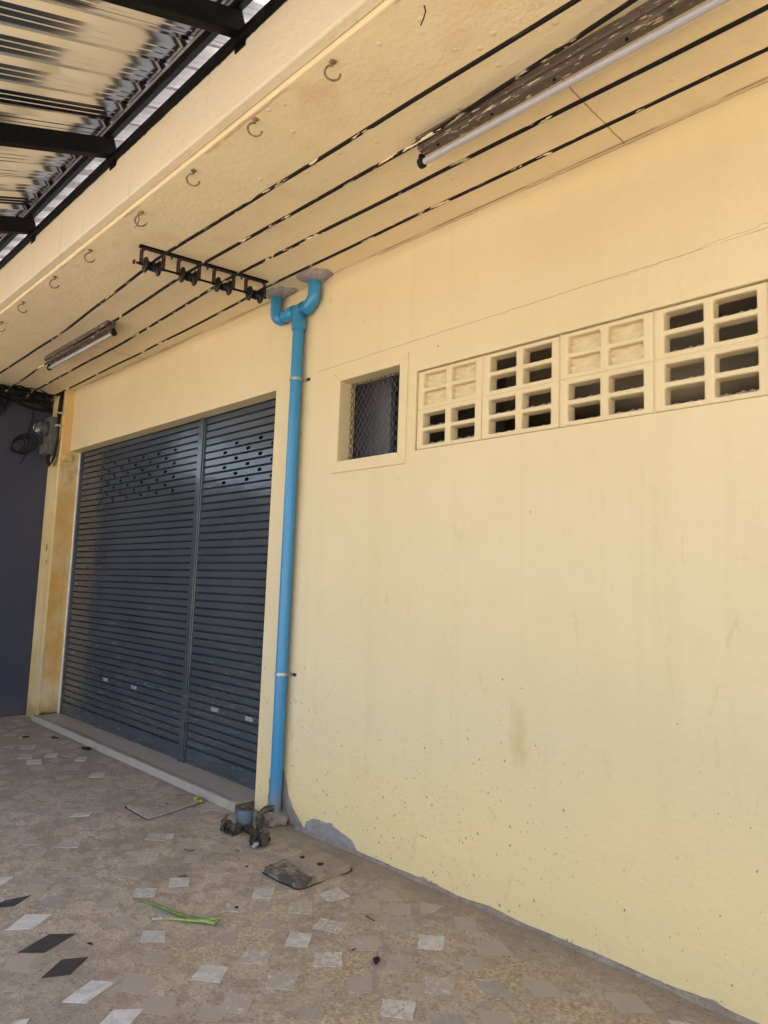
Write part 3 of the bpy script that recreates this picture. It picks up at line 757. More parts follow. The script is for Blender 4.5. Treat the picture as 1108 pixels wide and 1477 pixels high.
# ------------------------------------------------------------------ water valve set beside the pipe foot
vl = PZ(352, 1196)
V = thing('water_valve', 'corroded water valves with a blue body on the floor beside the pipe foot', 'valve', (vl.x, vl.y, 0))
vx, vy = vl.x, vl.y
def vt(name, mat, *calls):
    m = MB()
    for fn in calls: fn(m)
    return m.build(name, mat, V, smooth=True)
def wheel(m, c, ax, r):
    ax = Vector(ax).normalized(); u = ax.orthogonal().normalized(); w_ = ax.cross(u); N = 22
    rim = [Vector(c)+(u*math.cos(2*math.pi*i/N)+w_*math.sin(2*math.pi*i/N))*r*(1+.06*math.cos(5*2*math.pi*i/N)) for i in range(N+1)]
    m.tube(rim, .0062, 6, False)
    for k in range(5):
        d = u*math.cos(k*math.pi*.4)+w_*math.sin(k*math.pi*.4); m.tube([Vector(c), Vector(c)+d*r], .0045, 6)
    m.lathe(Vector(c)-ax*.03, ax, [(0,.008),(.036,.008),(.038,.011),(.044,.011),(.046,.004)], 8)
def nut(m, c, ax, r, L): m.lathe(Vector(c), ax, [(0,r*.7),(0,r),(L,r),(L,r*.7)], 6)
vt('valve_body', 'blue_valve', lambda m: m.lathe((vx, vy, .010), (0,0,1), [(0,.030),(.006,.044),(.088,.046),(.098,.040)], 18))
vt('valve_flange', 'brass', lambda m: m.lathe((vx, vy, .105), (0,0,1), [(0,.030),(.001,.047),(.010,.048),(.012,.030),(.020,.028),(.024,.012)], 18))
q1 = PZ(333, 1200); q2 = PZ(373, 1222)
vt('inlet_pipe', 'brass', lambda m: m.tube([(vx, vy, .028), (q1.x+.05, q1.y, .028), (q1.x-.01, q1.y, .028), (q1.x-.045, q1.y-.006, .026)], .018, 12),
   lambda m: nut(m, (q1.x+.06, q1.y, .028), (-1,-.05,0), .026, .022), lambda m: nut(m, (q1.x-.02, q1.y, .028), (-1,-.1,0), .026, .02))
vt('outlet_pipe', 'rust', lambda m: m.tube([(vx+.01, vy-.01, .022), (vx+.09, vy-.02, .022), (q2.x-.01, q2.y+.06, .022), (q2.x, q2.y-.01, .022)], .016, 12),
   lambda m: nut(m, (vx+.065, vy-.018, .023), (1,-.15,0), .022, .024), lambda m: nut(m, (q2.x-.006, q2.y+.04, .023), (.1,-1,0), .022, .022))
vt('handwheel', 'brass', lambda m: wheel(m, (q1.x-.03, q1.y-.025, .050), (-.55,-.7,.4), .034))
vt('handwheel', 'rust', lambda m: wheel(m, (q2.x-.030, q2.y-.016, .040), (-.35,-.85,.35), .028))
vt('riser_pipe', 'brass', lambda m: m.tube([(vx+.075, vy+.045, .008), (vx+.075, vy+.045, .090), (vx+.085, vy+.070, .108), (vx+.10, vy+.11, .108)], .017, 10), lambda m: nut(m, (vx+.075, vy+.045, .045), (0,0,1), .026, .024))
vt('bib_tap', 'brass', lambda m: m.lathe((q2.x+.020, q2.y+.020, .010), (0,0,1), [(0,.016),(.030,.018),(.040,.024),(.052,.022),(.060,.010)], 12), lambda m: m.tube([(q2.x-.01, q2.y+.012, .073), (q2.x+.020, q2.y+.020, .070), (q2.x+.045, q2.y+.028, .073)], .0055, 6))
vt('spout', 'greywire', lambda m: m.tube([(q2.x+.004, q2.y-.010, .020), (q2.x+.008, q2.y-.030, .016), (q2.x+.008, q2.y-.038, .010)], .009, 10))

# ------------------------------------------------------------------ insulator rack
pa, pb_ = PZ(207, 355, H), PZ(381, 405, H)
RK = thing('insulator_rack', 'black iron rack with four ribbed spool insulators bolted under the soffit', 'insulator rack', (pa.lerp(pb_, .5).x, pa.lerp(pb_, .5).y, H))
ux = (pb_-pa).normalized(); px_ = Vector((ux.y, -ux.x, 0))
Lr = (pb_-pa).length; RD = .100
MB().beam(pa-ux*.02+Vector((0,0,-.004)), pb_+ux*.02+Vector((0,0,-.004)), .034, .007).build('mounting_bar', 'black', RK)
MB().tube([pa-ux*.03+Vector((0,0,-RD)), pb_+ux*.02+Vector((0,0,-RD))], .0062, 10).build('rod', 'black', RK, smooth=True)
MB().lathe(pa-ux*.036+Vector((0,0,-RD)), -ux, [(0,.012),(.010,.012),(.014,.006)], 6).build('bolt', 'rust', RK)
spools = []
for t_ in (.075, .36, .65, .925):
    c = pa.lerp(pb_, t_); hw = .058
    a0, b0 = c-ux*hw, c+ux*hw
    uu = MB(); path = [a0+Vector((0,0,-RD-.008)), a0+Vector((0,0,-.022)), a0+ux*.012+Vector((0,0,-.012)), b0-ux*.012+Vector((0,0,-.012)), b0+Vector((0,0,-.022)), b0+Vector((0,0,-RD-.008))]
    for s_, e_ in zip(path[:-1], path[1:]): uu.beam(s_, e_, .020, .005, px_ if abs((e_-s_).normalized().z) > .6 else (0,0,1))
    uu.build('clevis', 'rust', RK)
    pr2 = [(a_*1.08, b_*1.28) for a_, b_ in [(-.043,.010),(-.042,.026),(-.036,.033),(-.028,.033),(-.021,.022),(-.012,.017),(-.006,.022),(0,.018),(.006,.022),(.012,.017),(.021,.022),(.028,.033),(.036,.033),(.042,.026),(.043,.010)]]
    MB().lathe(c+Vector((0,0,-RD)), ux, pr2, 18).build('spool_insulator', 'rubber', RK, smooth=True)
    spools.append(c+Vector((0,0,-RD)))
for t_ in (.22, .51, .80):
    c = pa.lerp(pb_, t_)
    MB().lathe(c+Vector((0,0,-.008)), (0,0,-1), [(0,.011),(.007,.011),(.007,.005),(.022,.005)], 6).build('bolt', 'rust', RK)

# ------------------------------------------------------------------ cables
def cable(label, right, left, i, extra=(), r=.0078):
    sp = spools[i]
    pr_ = [PZ(x, y, z) for x, y, z in right]      # from the spool to the right end
    pl_ = [PZ(x, y, z) for x, y, z in left]
    endr = pr_[-1]+(pr_[-1]-pr_[-2]).normalized()*2.2
    pts = [endr]+pr_[::-1]+pl_+list(extra)
    out = []
    for k in range(len(pts)-1):
        a_, b_ = pts[k], pts[k+1]; n = max(1, int((b_-a_).length/.10))
        for q in range(n):
            f = q/n; p = a_.lerp(b_, f); e = .004*min(1, 8*f*(1-f))
            out.append(p+Vector((0, e*nz(p.x*2.1, i*7, 1), e*1.2*nz(p.x*1.7, i*5, 4))))
    out.append(pts[-1])
    o = MB().tube(out, r, 8).build('cable', 'cable', None, smooth=True)
    return tag(o, label, 'cable', 'cables along the soffit')
zs_ = H-RD
def navy_end(x, y, dz=.08): p = PZ(x, y, H-dz); return Vector((XN+.05, p.y+.01, H-dz-.01))
cable('black cable under the soffit, the one run closest to the fascia', [(226,374,zs_+.02),(832,0,H-.05)], [(208,389,zs_-.004),(90,480,H-.06),(0,538,H-.06)], 0, [navy_end(0,538)])
cable('black cable under the soffit that runs alongside both tube lamps', [(276,390,zs_+.02),(598,209,H-.030),(860,36,H-.030)], [(257,402,zs_-.004),(160,466,H-.035),(70,522,H-.04),(20,556,H-.06)], 1, [navy_end(20,556)])
cable('black cable under the soffit between the tube lamps and the cable nearest the wall', [(328,403,zs_+.02),(1108,10,H-.045)], [(306,416,zs_-.004),(177,495,H-.06),(45,566,H-.06)], 2, [navy_end(45,566)])
cable('black cable under the soffit, the one run closest to the wall', [(380,416,zs_+.02),(1108,70,H-.045)], [(352,432,zs_-.004),(267,477,H-.06),(82,569,H-.05)], 3, [Vector((XN+.08, PZ(82,569,H-.05).y, H-.09))], r=.0068)

# ------------------------------------------------------------------ tube lamps
def lamp(x0, x1, y, label, holder_cap):
    T = thing('tube_lamp', label, 'lamp', ((x0+x1)/2, y, H), 'tube lamps under the soffit')
    b = MB().box(x0+.012, x1-.012, y-.032, y+.016, H-.052, H-.0015)
    b.build('batten', 'batten', T, bevel=.004)
    MB().box(x0+.012, x1-.012, y-.046, y-.0325, H-.034, H-.0012).build('side_strip', 'batten', T, bevel=.003)
    MB().tube([(x0+.02, y+.004, H-.083), (x1-.02, y+.004, H-.083)], .0128, 16).build('tube', 'tube', T, smooth=True)
    for xe, s in ((x0, 1), (x1, -1)):
        h = MB(); h.lathe((xe-.006*s, y+.004, H-.083), (s,0,0), [(0,.016),(.003,.021),(.022,.021),(.024,.016)], 14)
        h.box(min(xe, xe+.016*s), max(xe, xe+.016*s), y-.012, y+.014, H-.078, H-.0525)
        h.build('lamp_holder', 'blackplastic', T, bevel=.002)
    for q in range(5):
        xx = x0+.10+q*(x1-x0-.2)/4
        MB().lathe((xx, y-.008, H-.052), (0,0,-1), [(0,.006),(.004,.006),(.005,.003)], 8).build('screw', 'blackplastic', T)
    return T
lamp(PZ(607,236,H-.083).x, PZ(607,236,H-.083).x+1.225, PZ(607,236,H-.083).y-.004, 'tube lamp on a peeling brown batten, hung over the block vents', None)
l2a, l2b = PZ(72,529,H-.083), PZ(163,483,H-.083)
lamp((l2a.x+l2b.x)/2-.6125, (l2a.x+l2b.x)/2+.6125, (l2a.y+l2b.y)/2-.004, 'tube lamp on a dark batten, hung in front of the shutters', None)

# ------------------------------------------------------------------ ring hooks in the soffit
def hook(px, py, s=1.0, rot=0.0, label=None, extra=False):
    p = PZ(px, py, H-.03)
    n = 14; pts = [(p.x, p.y, H-.001)]
    m = MB(); path = [Vector((0,0,.030)), Vector((0,0,.018))]
    for k in range(n+1):
        a = math.pi/2+(math.pi*(1.45+.35*nz(px*.37, 2, 5)))*k/n; path.append(Vector((math.cos(a)*.027*s, 0, math.sin(a)*.027*s-.014)))
    cr, sr = math.cos(rot), math.sin(rot)
    m.tube([Vector((p.x+v.x*cr, p.y+v.x*sr, p.z+v.z)) for v in path], .0040, 6)
    lump(m, (p.x, p.y, H-.002), .013, px, .5, 8, 5)
    if extra:
        m.tube([Vector((p.x-.018, p.y-.01, H-.001)), Vector((p.x-.03, p.y+.004, H-.03)), Vector((p.x-.015, p.y-.008, H-.055)), Vector((p.x-.034, p.y-.012, H-.075))], .0026, 6)
    o = m.build('ring_hook', 'hook', None, smooth=True, origin=(p.x, p.y, H))
    return tag(o, label or 'small open ring hook of painted wire, screwed up into the soffit near its edge', 'hook', 'ring hooks along the soffit edge')
for k, (x, y) in enumerate(((480,100),(368,182),(279,255),(130,368),(79,406),(33,442),(2,470))):
    hook(x, y, 1.0+.15*nz(k, 3, 1), 1.0+.5*nz(k*1.3, 1, 2))
hook(204, 314, 1.1, .9, 'ring hook with a twisted wire end dangling beside it', True)
p = PZ(612, 8, H); o = MB().tube([Vector((p.x, p.y, H-.0005)), Vector((p.x+.004, p.y+.003, H-.02)), Vector((p.x-.002, p.y, H-.045)), Vector((p.x-.01, p.y-.002, H-.062))], .0022, 6).build('wire_stub', 'wire')
tag(o, 'thin loose wire end hanging from the bare soffit', 'wire')

# ------------------------------------------------------------------ electricity meter on the pillar
my0 = -.0905
pm = PY(80, 600, -.12)
E_ = thing('electricity_meter', 'grey electricity meter with a glass dome and looped wires on the pillar', 'meter', (-6.80, my0, 2.5))
MB().box(-6.90, -6.735, my0-.075, my0-.0005, 2.42, 2.78).build('housing', 'grey', E_, bevel=.006)
MB().box(-6.895, -6.74, my0-.105, my0-.0755, 2.425, 2.52).build('terminal_cover', 'grey', E_, bevel=.006)
MB().lathe((-6.8175, my0-.076, 2.665), (0,-1,0), [(0,.072),(.05,.072),(.085,.068),(.105,.055),(.114,.03),(.116,.001)], 24).build('glass_dome', 'glass', E_, smooth=True)
MB().lathe((-6.8175, my0-.0755, 2.665), (0,-1,0), [(0,.06),(.03,.06),(.04,.05),(.07,.05),(.072,.03)], 20).build('register', 'grey', E_, smooth=True)
MB().box(-6.85, -6.80, my0-.155, my0-.1475, 2.635, 2.655).build('number_plate', 'white', E_)
mw = MB(); random.seed(5)
for k in range(4):
    ox = -6.72+.012*k
    mw.tube([Vector((-6.665+.004*k, my0-.012-.008*k, 3.0)), Vector((-6.675, my0-.016-.008*k, 2.8)), Vector((-6.69+.006*k, my0-.02, 2.55)), Vector((ox, my0-.03, 2.40)), Vector((ox-.03, my0-.04-.01*k, 2.335-.012*k)), Vector((-6.80+.01*k, my0-.05, 2.345-.01*k)), Vector((-6.83+.02*k, my0-.05, 2.42))], .0085, 8)
mw.build('feed_wire', 'wire', E_, smooth=True)
for zz in (2.80, 2.68): MB().box(-6.712, -6.650, my0-.052, my0-.0005, zz, zz+.014).build('wire_clip', 'greywire', E_)
tw = MB(); tw.tube([Vector((-6.80, my0-.075, 2.53)), Vector((-6.84, my0-.12, 2.50)), Vector((-6.86, my0-.10, 2.47))], .004, 6); tw.build('tail_wire', 'leafo', E_)

# service cables bunched at the top of the navy wall, drop wire and coil
random.seed(21)
sb = MB()
for k in range(11):
    y0 = -.10; pts = []; zb_ = H-.06-random.random()*.10
    for q in range(12):
        y = y0-q*.15; pts.append(Vector((XN+.012+random.random()*.045+.01*k % .03, y, zb_+random.uniform(-.03, .03)-(.05*math.sin(q*.9+k)))))
    sb.tube(pts, random.choice((.006, .008, .010, .013)), 7)
for k in range(9):
    y = -.22-random.random()*1.1; L = .10+random.random()*.16
    sb.tube([Vector((XN+.03, y, H-.06)), Vector((XN+.05, y-.03, H-.08-L*.5)), Vector((XN+.045, y-.07, H-.09-L)), Vector((XN+.03, y-.13, H-.07-L*.4)), Vector((XN+.025, y-.16, H-.05))], random.choice((.006, .008)), 6)
o = sb.build('cable_bundle', 'wire', None, smooth=True); tag(o, 'tangled bundle of black service cables along the top of the navy wall', 'cables')
j1 = MB(); yj = -.72
j1.box(XN+.055, XN+.12, yj-.15, yj+.16, H-.30, H-.16); jb = j1.build('splice_box', 'blackplastic', bevel=.015, seg=3)
tag(jb, 'black splice box slung under the cable bundle on the navy wall', 'splice box')
o = MB().tube([Vector((-6.665, -.10, H-.04)), Vector((-6.70, -.105, H-.06)), Vector((-6.85, -.11, H-.045)), Vector((XN+.04, -.13, H-.03)), Vector((XN+.035, -.5, H-.03))], .010, 8).build('service_cable', 'wire', None, smooth=True)
tag(o, 'thick black cable crossing the top of the pillar to the wall corner', 'cable')
cp = PX(36, 640, XN+.02)
ck = MB()
top = PX(47, 595, XN+.02)
ck.tube([Vector((XN+.03, top.y, H-.12)), Vector((XN+.012, top.y+.01, 2.78)), Vector((XN+.012, top.y-.02, 2.62)), Vector((XN+.012, cp.y+.04, 2.56))], .0045, 6)
for k in range(4):
    ra, rb = .115-.018*k, .095-.012*k; pts = []
    for q in range(26):
        a_ = 2*math.pi*q/25; pts.append(Vector((XN+.012+.006*k, cp.y-.02*k+ra*math.cos(a_)*.95, cp.z-.01*k+rb*math.sin(a_)+.03*math.cos(a_))))
    ck.tube(pts, .0042, 6, False)
ck.tube([Vector((XN+.02, cp.y+.03, cp.z-.06)), Vector((XN+.02, cp.y-.01, cp.z-.17)), Vector((XN+.02, cp.y-.03, cp.z-.20))], .004, 6)
o = ck.build('wire_coil', 'wire', None, smooth=True); tag(o, 'coil of thin black wire hanging against the navy wall below a drop wire', 'wire')

# ------------------------------------------------------------------ inspection covers
def cover(pxq, z0, z1, mat, label, seed, rim=True):
    q = [PZ(x, y, z1) for x, y in pxq]; c = sum(q, Vector())/4
    ring = []
    for i in range(4):
        a_, b_ = q[i], q[(i+1)%4]
        for k in range(9):
            f = k/9; p = a_.lerp(b_, f); e = .006*nz(p.x*16, p.y*16, seed)+.003*nz(p.x*50, p.y*50, seed); d = (p-c).normalized()
            cr = .010 if k == 0 else 0
            ring.append(p+d*(e-cr))
    N = len(ring); m = MB()
    for p in ring: m.v.append((p.x, p.y, z0))
    for p in ring: m.v.append((p.x, p.y, z1-.006))
    for f in (.96, .6, .3):
        for p in ring:
            w_ = c+(p-c)*f; m.v.append((w_.x, w_.y, z1+.003*nz(w_.x*14, w_.y*14, seed+5)))
    m.v.append((c.x, c.y, z1))
    for r_ in range(4):
        for i in range(N): m.f.append((r_*N+i, r_*N+(i+1)%N, (r_+1)*N+(i+1)%N, (r_+1)*N+i))
    for i in range(N): m.f.append((4*N+i, 4*N+(i+1)%N, 5*N))
    T = thing('inspection_cover', label, 'cover', (c.x, c.y, 0), 'concrete inspection covers')
    m.build('slab', mat, T, smooth=True)
    # dark open joint round the slab
    g = MB()
    for p in ring: g.v.append((c.x+(p-c).x*1.05, c.y+(p-c).y*1.05, .0022))
    for p in ring: g.v.append((c.x+(p-c).x*.97, c.y+(p-c).y*.97, .0022))
    for i in range(N): g.f.append((i, (i+1)%N, N+(i+1)%N, N+i))
    if rim: g.build('joint', 'leaf', T)
    return T, c
T1, c1 = cover(((180,1161),(214,1180),(292,1155),(262,1143)), .0, .012, 'cover', 'flat thin concrete inspection cover set in the floor in front of the step', 3)
T2, c2 = cover(((379,1249),(431,1274),(510,1246),(456,1223)), .0, .030, 'cover2', 'thick raised concrete inspection cover with blackened edge below the cement patch', 9)
lf = MB()
for px, py, r_ in ((436,1236,.014),(462,1246,.016)):
    p = PZ(px, py, .032)
    m = MB(); lump(m, (p.x, p.y, .031), r_, px, .25, 10, 5); m.build('lifting_eye', 'leaf', T2, smooth=True)
for px, py, r_ in ((238,1160,.020),(228,1164,.014)):
    p = PZ(px, py, .013); m = MB(); lump(m, (p.x, p.y, .013), r_, px, .3, 10, 5); m.build('lifting_eye', 'mortar', T1, smooth=True)
# cement fillet at the wall foot behind the raised cover
fm = MB(); N = 110
for i in range(N+1):
    x = -3.02+i*(6.0)/N; hgt = .011+.010*nz(x*6, 2, 1); dp = .022+.016*nz(x*5, 7, 3)
    fm.v += [(x, -.001, hgt), (x, -.010, hgt*.85), (x, -dp*.6, hgt*.35), (x, -dp, .0006)]
for i in range(N):
    for q in range(3): fm.f.append((i*4+q, i*4+q+1, i*4+q+5, i*4+q+4))
fm.build('cement_fillet', 'mortar', B, smooth=True)

# ------------------------------------------------------------------ floor tile pieces, measured on the floor
random.seed(3)
S = 4.817
regs = {
 1: ((0,1180), [('c',[(-90,470),(0,470),(95,415),(5,415)]),('d',[(-80,632),(100,612),(212,540),(40,575)]),('w',[(400,205),(545,205),(568,143),(440,158)]),
    ('f',[(735,137),(795,138),(812,95),(700,100)]),('f',[(60,120),(165,118),(180,80),(75,90)]),('f',[(165,282),(290,275),(330,225),(215,225)]),('w',[(940,282),(1090,287),(1110,232),(985,232)]),
    ('f',[(1005,150),(1108,158),(1135,110),(1060,108)]),('f',[(630,627),(785,630),(855,560),(720,565)]),('w',[(925,545),(1075,555),(1090,490),(945,490)]),('g',[(140,185),(250,187),(235,150),(160,150)]),
    ('f',[(430,410),(560,405),(585,375),(455,372)]),('f',[(355,352),(455,352),(490,305),(360,305)]),('g',[(565,75),(690,72),(695,25),(600,26)]),('f',[(825,218),(920,214),(940,180),(850,180)]),('f',[(560,470),(680,470),(700,430),(590,430)]),('f',[(580,270),(650,265),(670,235),(600,235)])]),
 2: ((0,1327), [('c',[(45,72),(228,62),(360,-36),(178,-34)]),('d',[(125,230),(310,229),(520,100),(345,102)]),('d',[(288,406),(487,382),(611,262),(430,280)]),
    ('c',[(430,572),(600,580),(796,435),(640,424)]),('c',[(640,782),(850,790),(995,622),(788,630)]),('c',[(20,780),(150,775),(206,690),(110,705)]),('f',[(20,500),(110,492),(135,455),(45,465)]),
    ('w',[(975,152),(1145,155),(1150,78),(992,75)]),('f',[(760,30),(905,32),(930,-20),(790,-22)])]),
 3: ((220,1180), [('f',[(160,222),(300,226),(340,180),(172,178)]),('f',[(205,306),(320,310),(350,255),(240,255)]),('f',[(385,390),(500,388),(515,330),(400,332)]),
    ('w',[(112,482),(250,472),(258,416),(120,420)]),('w',[(690,556),(830,557),(850,486),(710,486)]),('w',[(488,652),(640,657),(672,570),(525,573)]),('w',[(940,662),(1105,668),(1110,588),(955,586)]),
    ('f',[(262,706),(415,706),(420,668),(300,672)]),('g',[(15,672),(150,692),(170,590),(30,605)]),('f',[(550,442),(660,442),(690,400),(580,400)]),('f',[(355,565),(430,568),(447,522),(378,522)]),
    ('f',[(-10,158),(85,157),(130,108),(30,108)]),('g',[(700,642),(800,652),(800,582),(705,585)])]),
 4: ((220,1327), [('g',[(485,182),(555,182),(600,85),(490,85)]),('w',[(605,302),(790,310),(832,226),(660,198)]),('w',[(262,412),(465,437),(532,330),(350,310)]),
    ('w',[(778,474),(975,489),(1022,375),(812,358)]),('w',[(470,640),(657,647),(714,522),(510,503)]),('w',[(920,178),(1080,192),(1107,100),(955,80)]),('g',[(1020,692),(1180,700),(1192,618),(1040,618)]),
    ('g',[(740,62),(860,70),(880,0),(760,0)]),('f',[(315,700),(480,700),(505,610),(330,612)])]),
 5: ((450,1227), [('w',[(75,224),(190,247),(237,190),(160,163)]),('w',[(53,300),(115,360),(268,318),(180,260)]),('g',[(300,427),(470,437),(460,343),(303,338)]),('g',[(525,547),(700,567),(698,466),(530,460)]),
    ('w',[(750,434),(842,437),(918,388),(755,360)]),('g',[(1000,542),(1140,552),(1140,463),(985,463)]),('w',[(3,542),(187,577),(242,510),(60,466)]),('w',[(263,692),(460,694),(460,598),(270,593)]),
    ('w',[(733,682),(914,692),(920,598),(745,586)]),('f',[(528,447),(686,452),(690,370),(525,370)])]),
 6: ((450,1327), [('w',[(13,327),(207,327),(209,230),(18,226)]),('g',[(513,342),(712,352),(697,250),(520,243)]),('g',[(1075,347),(1190,350),(1190,258),(1050,258)]),('w',[(783,507),(990,522),(992,408),(785,398)]),
    ('g',[(250,502),(415,507),(422,393),(265,393)]),('w',[(468,668),(702,694),(722,570),(497,548)]),('f',[(670,494),(778,497),(776,438),(680,438)])]),
 7: ((0,1030), [('w',[(135,244),(240,243),(262,218),(155,219)]),('w',[(120,312),(220,312),(230,280),(135,284)]),('w',[(183,350),(287,347),(287,316),(190,321)]),('w',[(306,304),(396,300),(404,273),(320,279)]),
    ('f',[(208,387),(310,387),(327,358),(225,359)]),('g',[(440,387),(545,387),(560,354),(462,349)]),('w',[(618,440),(716,442),(734,406),(640,411)]),('f',[(638,527),(735,527),(752,498),(660,499)]),
    ('f',[(853,517),(960,517),(972,487),(880,484)]),('w',[(518,327),(590,327),(612,299),(545,299)]),('f',[(738,367),(830,362),(842,344),(760,344)]),('f',[(18,152),(115,152),(127,131),(40,131)]),
    ('f',[(228,482),(330,477),(352,454),(260,454)]),('f',[(243,267),(360,264),(372,244),(270,244)]),('f',[(-20,527),(60,522),(72,504),(5,509)]),('f',[(418,587),(540,577),(557,544),(440,549)]),
    ('w',[(480,717),(620,708),(640,688),(540,688)]),('g',[(418,667),(540,667),(562,639),(450,639)]),('f',[(605,680),(720,682),(742,644),(640,639)]),('f',[(118,167),(190,167),(202,149),(135,149)]),('f',[(828,602),(930,597),(942,569),(850,569)])]),
 8: ((200,1130), [('w',[(43,392),(180,402),(190,350),(75,346)]),('w',[(190,385),(235,387),(250,350),(200,350)]),('g',[(268,237),(400,237),(422,194),(280,190)]),('w',[(453,187),(580,187),(600,149),(475,146)]),
    ('f',[(98,272),(190,272),(242,239),(130,239)]),('f',[(353,304),(410,307),(422,284),(370,279)]),('f',[(870,420),(990,400),(1000,380),(930,390)])])}
mats = {'w': 't_white', 'g': 't_grey', 'd': 't_dark', 'f': 't_faint', 'c': 't_clean'}
centres = []
def put_tile(q, k, bulk=None):
    th = None
    c = sum(q, Vector())/4; centres.append(c)
    th = random.uniform(-.0003, .0003) + {'w': .0022, 'c': .0028, 'd': .0028, 'g': .0016, 'f': .0010}[k]
    ring = []
    for i in range(4):
        a_, b_ = q[i], q[(i+1)%4]
        for j in range(3):
            p = a_.lerp(b_, j/3); e = .0035*nz(p.x*45, p.y*45, c.x*5) if k not in 'cd' else .001*nz(p.x*45, p.y*45, 2)
            d = (p-c).normalized(); ring.append(p+d*e)
    N = len(ring); m = MB()
    for p in ring: m.v.append((p.x, p.y, -.004))
    for p in ring: m.v.append((p.x, p.y, th))
    m.f.append(tuple(range(N, 2*N)))
    for i in range(N): m.f.append((i, (i+1)%N, N+(i+1)%N, N+i))
    if bulk is not None:
        bulk[1] += [k]*len(m.f); bulk[0].add(m.v, m.f); return
    m.build('tile', mats[k], fl)
for rk, (o0, lst) in regs.items():
    for k, q in lst:
        put_tile([PZ(o0[0]+x/S, o0[1]+y/S, 0) for x, y in q], k)
# rubbed-down pieces between the clear ones, in the same loose rows
for i in range(0, 31):
    for j in range(0, 15):
        x = -6.75+i*.178+(j % 2)*.089+random.uniform(-.02, .02); y = -.22-j*.118+random.uniform(-.015, .015); c = Vector((x, y, 0))
        if min((c-d).length for d in centres) < .125 or random.random() < .30: continue
        if (c-Vector((c1.x, c1.y, 0))).length < .27 or (c-Vector((c2.x, c2.y, 0))).length < .24 or (c-Vector((XP, YP, 0))).length < .34: continue
        a_ = random.uniform(-.2, .2)+(.75 if x > -3.2 else .35); s = random.uniform(.040, .052); e1 = Vector((math.cos(a_), math.sin(a_), 0))*s; e2 = Vector((-math.sin(a_+.3), math.cos(a_+.3), 0))*s
        put_tile([c-e1-e2, c+e1-e2, c+e1+e2, c-e1+e2], random.choice('ffffg'))
# the same loose pattern carried on over the floor beside the frame, as one part
rest = [MB(), []]
for i in range(-3, 14):
    for j in range(0, 20):
        x = -1.30+i*.21+(j % 2)*.10+random.uniform(-.02, .02); y = -.20-j*.145+random.uniform(-.015, .015)
        c = Vector((x, y, 0))
        dcam = c-CAM; kx = dcam.dot(fw)
        u_ = PW/2+FPX*dcam.dot(rt)/kx if kx > .1 else 9999; v_ = PH/2-FPX*dcam.dot(up)/kx if kx > .1 else 9999
        if 0 < u_ < 690 and v_ < 1490: continue
        if x < -1.2 and y > -1.7 and u_ < 690: continue
        if min((c-d).length for d in centres) < .13: continue
        a_ = random.uniform(-.15, .15)+.7; s = random.uniform(.048, .056); e1 = Vector((math.cos(a_), math.sin(a_), 0))*s; e2 = Vector((-math.sin(a_+.25), math.cos(a_+.25), 0))*s
        put_tile([c-e1-e2, c+e1-e2, c+e1+e2, c-e1+e2], random.choice('wwwggff'), rest)

ro = rest[0].build('tile_field', 't_white', fl); ro.data.materials.append(M['t_grey']); ro.data.materials.append(M['t_faint'])
for p_, k in zip(ro.data.polygons, rest[1]): p_.material_index = 'wgf'.index(k)
tag(ro, kind='stuff')

# ------------------------------------------------------------------ litter
def P0(x, y, z=.003): return PZ(x, y, z)
st_ = MB()
pts = [P0(193,1297,.010), P0(210,1300,.011), P0(230,1307,.010), P0(250,1316,.010), P0(275,1324,.011), P0(300,1328,.012), P0(318,1327,.016)]
st_.tube(pts, [.0026, .0045, .0055, .006, .0065, .0075, .0045], 10)
o = thing('plant_stalk', 'fresh green split plant stalk lying on the tiled floor', 'plant stalk', (pts[3].x, pts[3].y, 0))
st_.build('stem', 'green', o, smooth=True)
s2 = MB(); s2.tube([P0(238,1325,.006), P0(258,1326,.007), P0(280,1328,.009), P0(300,1329,.012)], [.003, .0045, .006, .006], 8); s2.build('side_shoot', 'palegreen', o, smooth=True)
s3 = MB(); s3.tube([P0(298,1329,.012), P0(308,1332,.011), P0(316,1326,.016)], [.006, .007, .003], 8); s3.tube([P0(296,1326,.014), P0(308,1326,.018), P0(319,1324,.021)], [.004, .005, .002], 8); s3.build('torn_end', 'palegreen', o, smooth=True)
def leaf(px, py, L, W, rot, mat, label, seed, name='dry_leaf', stem=False):
    p = P0(px, py, 0); m = MB(); NX, NY = 7, 4
    cr, sr = math.cos(rot), math.sin(rot)
    for i in range(NX+1):
        f = i/NX; wv = W*math.sin(math.pi*min(.97, max(.03, f)))**.7
        for j in range(NY+1):
            g_ = j/NY*2-1; x = (f-.5)*L; y = g_*wv*.5*(1+.3*nz(f*5, g_*3, seed)); z = .003+.45*W*abs(g_)**1.5*.5+.010*abs(nz(f*3.3, g_*2.2, seed+2))
            m.v.append((p.x+x*cr-y*sr, p.y+x*sr+y*cr, z))
    for i in range(NX):
        for j in range(NY):
            k = i*(NY+1)+j; m.f.append((k, k+NY+1, k+NY+2, k+1))
    if stem: m.tube([(p.x-cr*L*.45, p.y-sr*L*.45, .006), (p.x-cr*L*.8, p.y-sr*L*.8, .012), (p.x-cr*L*1.1, p.y-sr*L*1.05, .008)], .0012, 5)
    o = m.build(name, mat, None, smooth=True, origin=(p.x, p.y, .003)); tag(o, label, 'leaf', None)
leaf(543, 1389, .050, .026, R(-50), 'leaf', 'crumpled black leaf with a short stem between two grey floor tiles', 1, stem=True)
leaf(124, 1082, .110, .055, R(15), 'leaf', 'largest dark leaf heap against the foot of the tiled step', 4)
leaf(79, 1065.5, .060, .035, R(40), 'leaf', 'small dark leaf just off the step end by the stained pillar', 6)
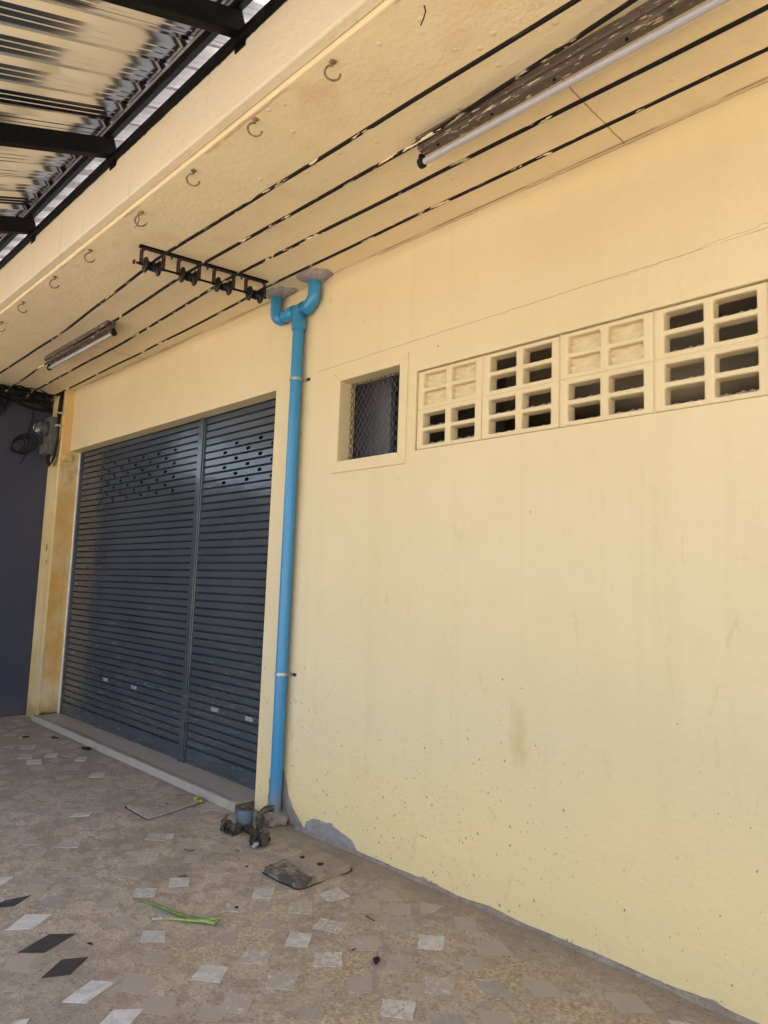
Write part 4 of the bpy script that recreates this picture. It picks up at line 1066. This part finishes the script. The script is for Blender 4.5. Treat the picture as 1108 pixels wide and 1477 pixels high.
leaf(37, 1064.5, .045, .04, R(70), 'leaf', 'round dark leaf lying on a worn tile off the pillar foot', 8)
leaf(341, 1311, .018, .014, R(20), 'leaf', 'black speck of leaf lying on a pale floor tile by the green stalk', 10)
leaf(343, 1229, .020, .012, R(60), 'leafo', 'tiny orange dry leaf on the bare floor below the valves', 12)
leaf(510, 1372, .018, .010, R(80), 'leaf', 'tiny dark leaf scrap at the corner of a pale tile', 14)
leaf(130, 1364, .022, .012, R(30), 'leaf', 'small dark leaf scrap off the corner of a black tile', 15)
leaf(356, 1252, .016, .012, R(10), 'leaf', 'tiny dark scrap beside the corner of the raised concrete cover', 17)
def twig(pts, r, mat, label, cat='twig'):
    o = MB().tube([P0(x, y, r+.001+zz) for x, y, zz in pts], r, 6).build('twig', mat, None, smooth=True); tag(o, label, cat)
twig([(258,1264,0),(265,1263,.002),(270,1264,0)], .0028, 'leafo', 'short red brown twig at the edge of a pale tile near the green stalk')
twig([(266,1225,0),(273,1227,.002),(281,1226,0)], .0022, 'twig', 'short dark twig on the floor behind the red brown one')
twig([(527,1320,0),(533,1324,.003),(541,1329,0)], .0018, 'twig', 'thin bent twig lying on grit in front of a grey tile')
o = MB().tube([P0(219,1326,.0045), P0(234,1325,.0045)], .0042, 8).build('cigarette_butt', 'butt', None, smooth=True); tag(o, 'pale cigarette butt lying beside the green stalk', 'cigarette butt')
m = MB(); p = P0(285, 1156, 0)
for k in range(5): lump(m, (p.x+random.uniform(-.04, .05), p.y+random.uniform(-.02, .02), .012), random.uniform(.010, .018), k*3, .55, 8, 5)
o = m.build('yellow_scrap', 'yellow', None, smooth=True); tag(o, 'yellow green scrap lying on the corner of the flat cover', 'scrap')
m = MB(); random.seed(9)
for k in range(16):
    p = P0(333+random.uniform(-18, 12), 1199+random.uniform(-3, 5), 0); a_ = random.uniform(-.9, .5); L = random.uniform(.02, .05)
    m.tube([(p.x, p.y, .004), (p.x+L*.5*math.cos(a_), p.y+L*.5*math.sin(a_), .010+random.random()*.012), (p.x+L*math.cos(a_), p.y+L*math.sin(a_), .004)], random.uniform(.002, .0045), 5)
o = m.build('debris_heap', 'twig', None, smooth=True); tag(o, 'heap of dark rotting twigs and leaves beside the corroded valves', 'debris')
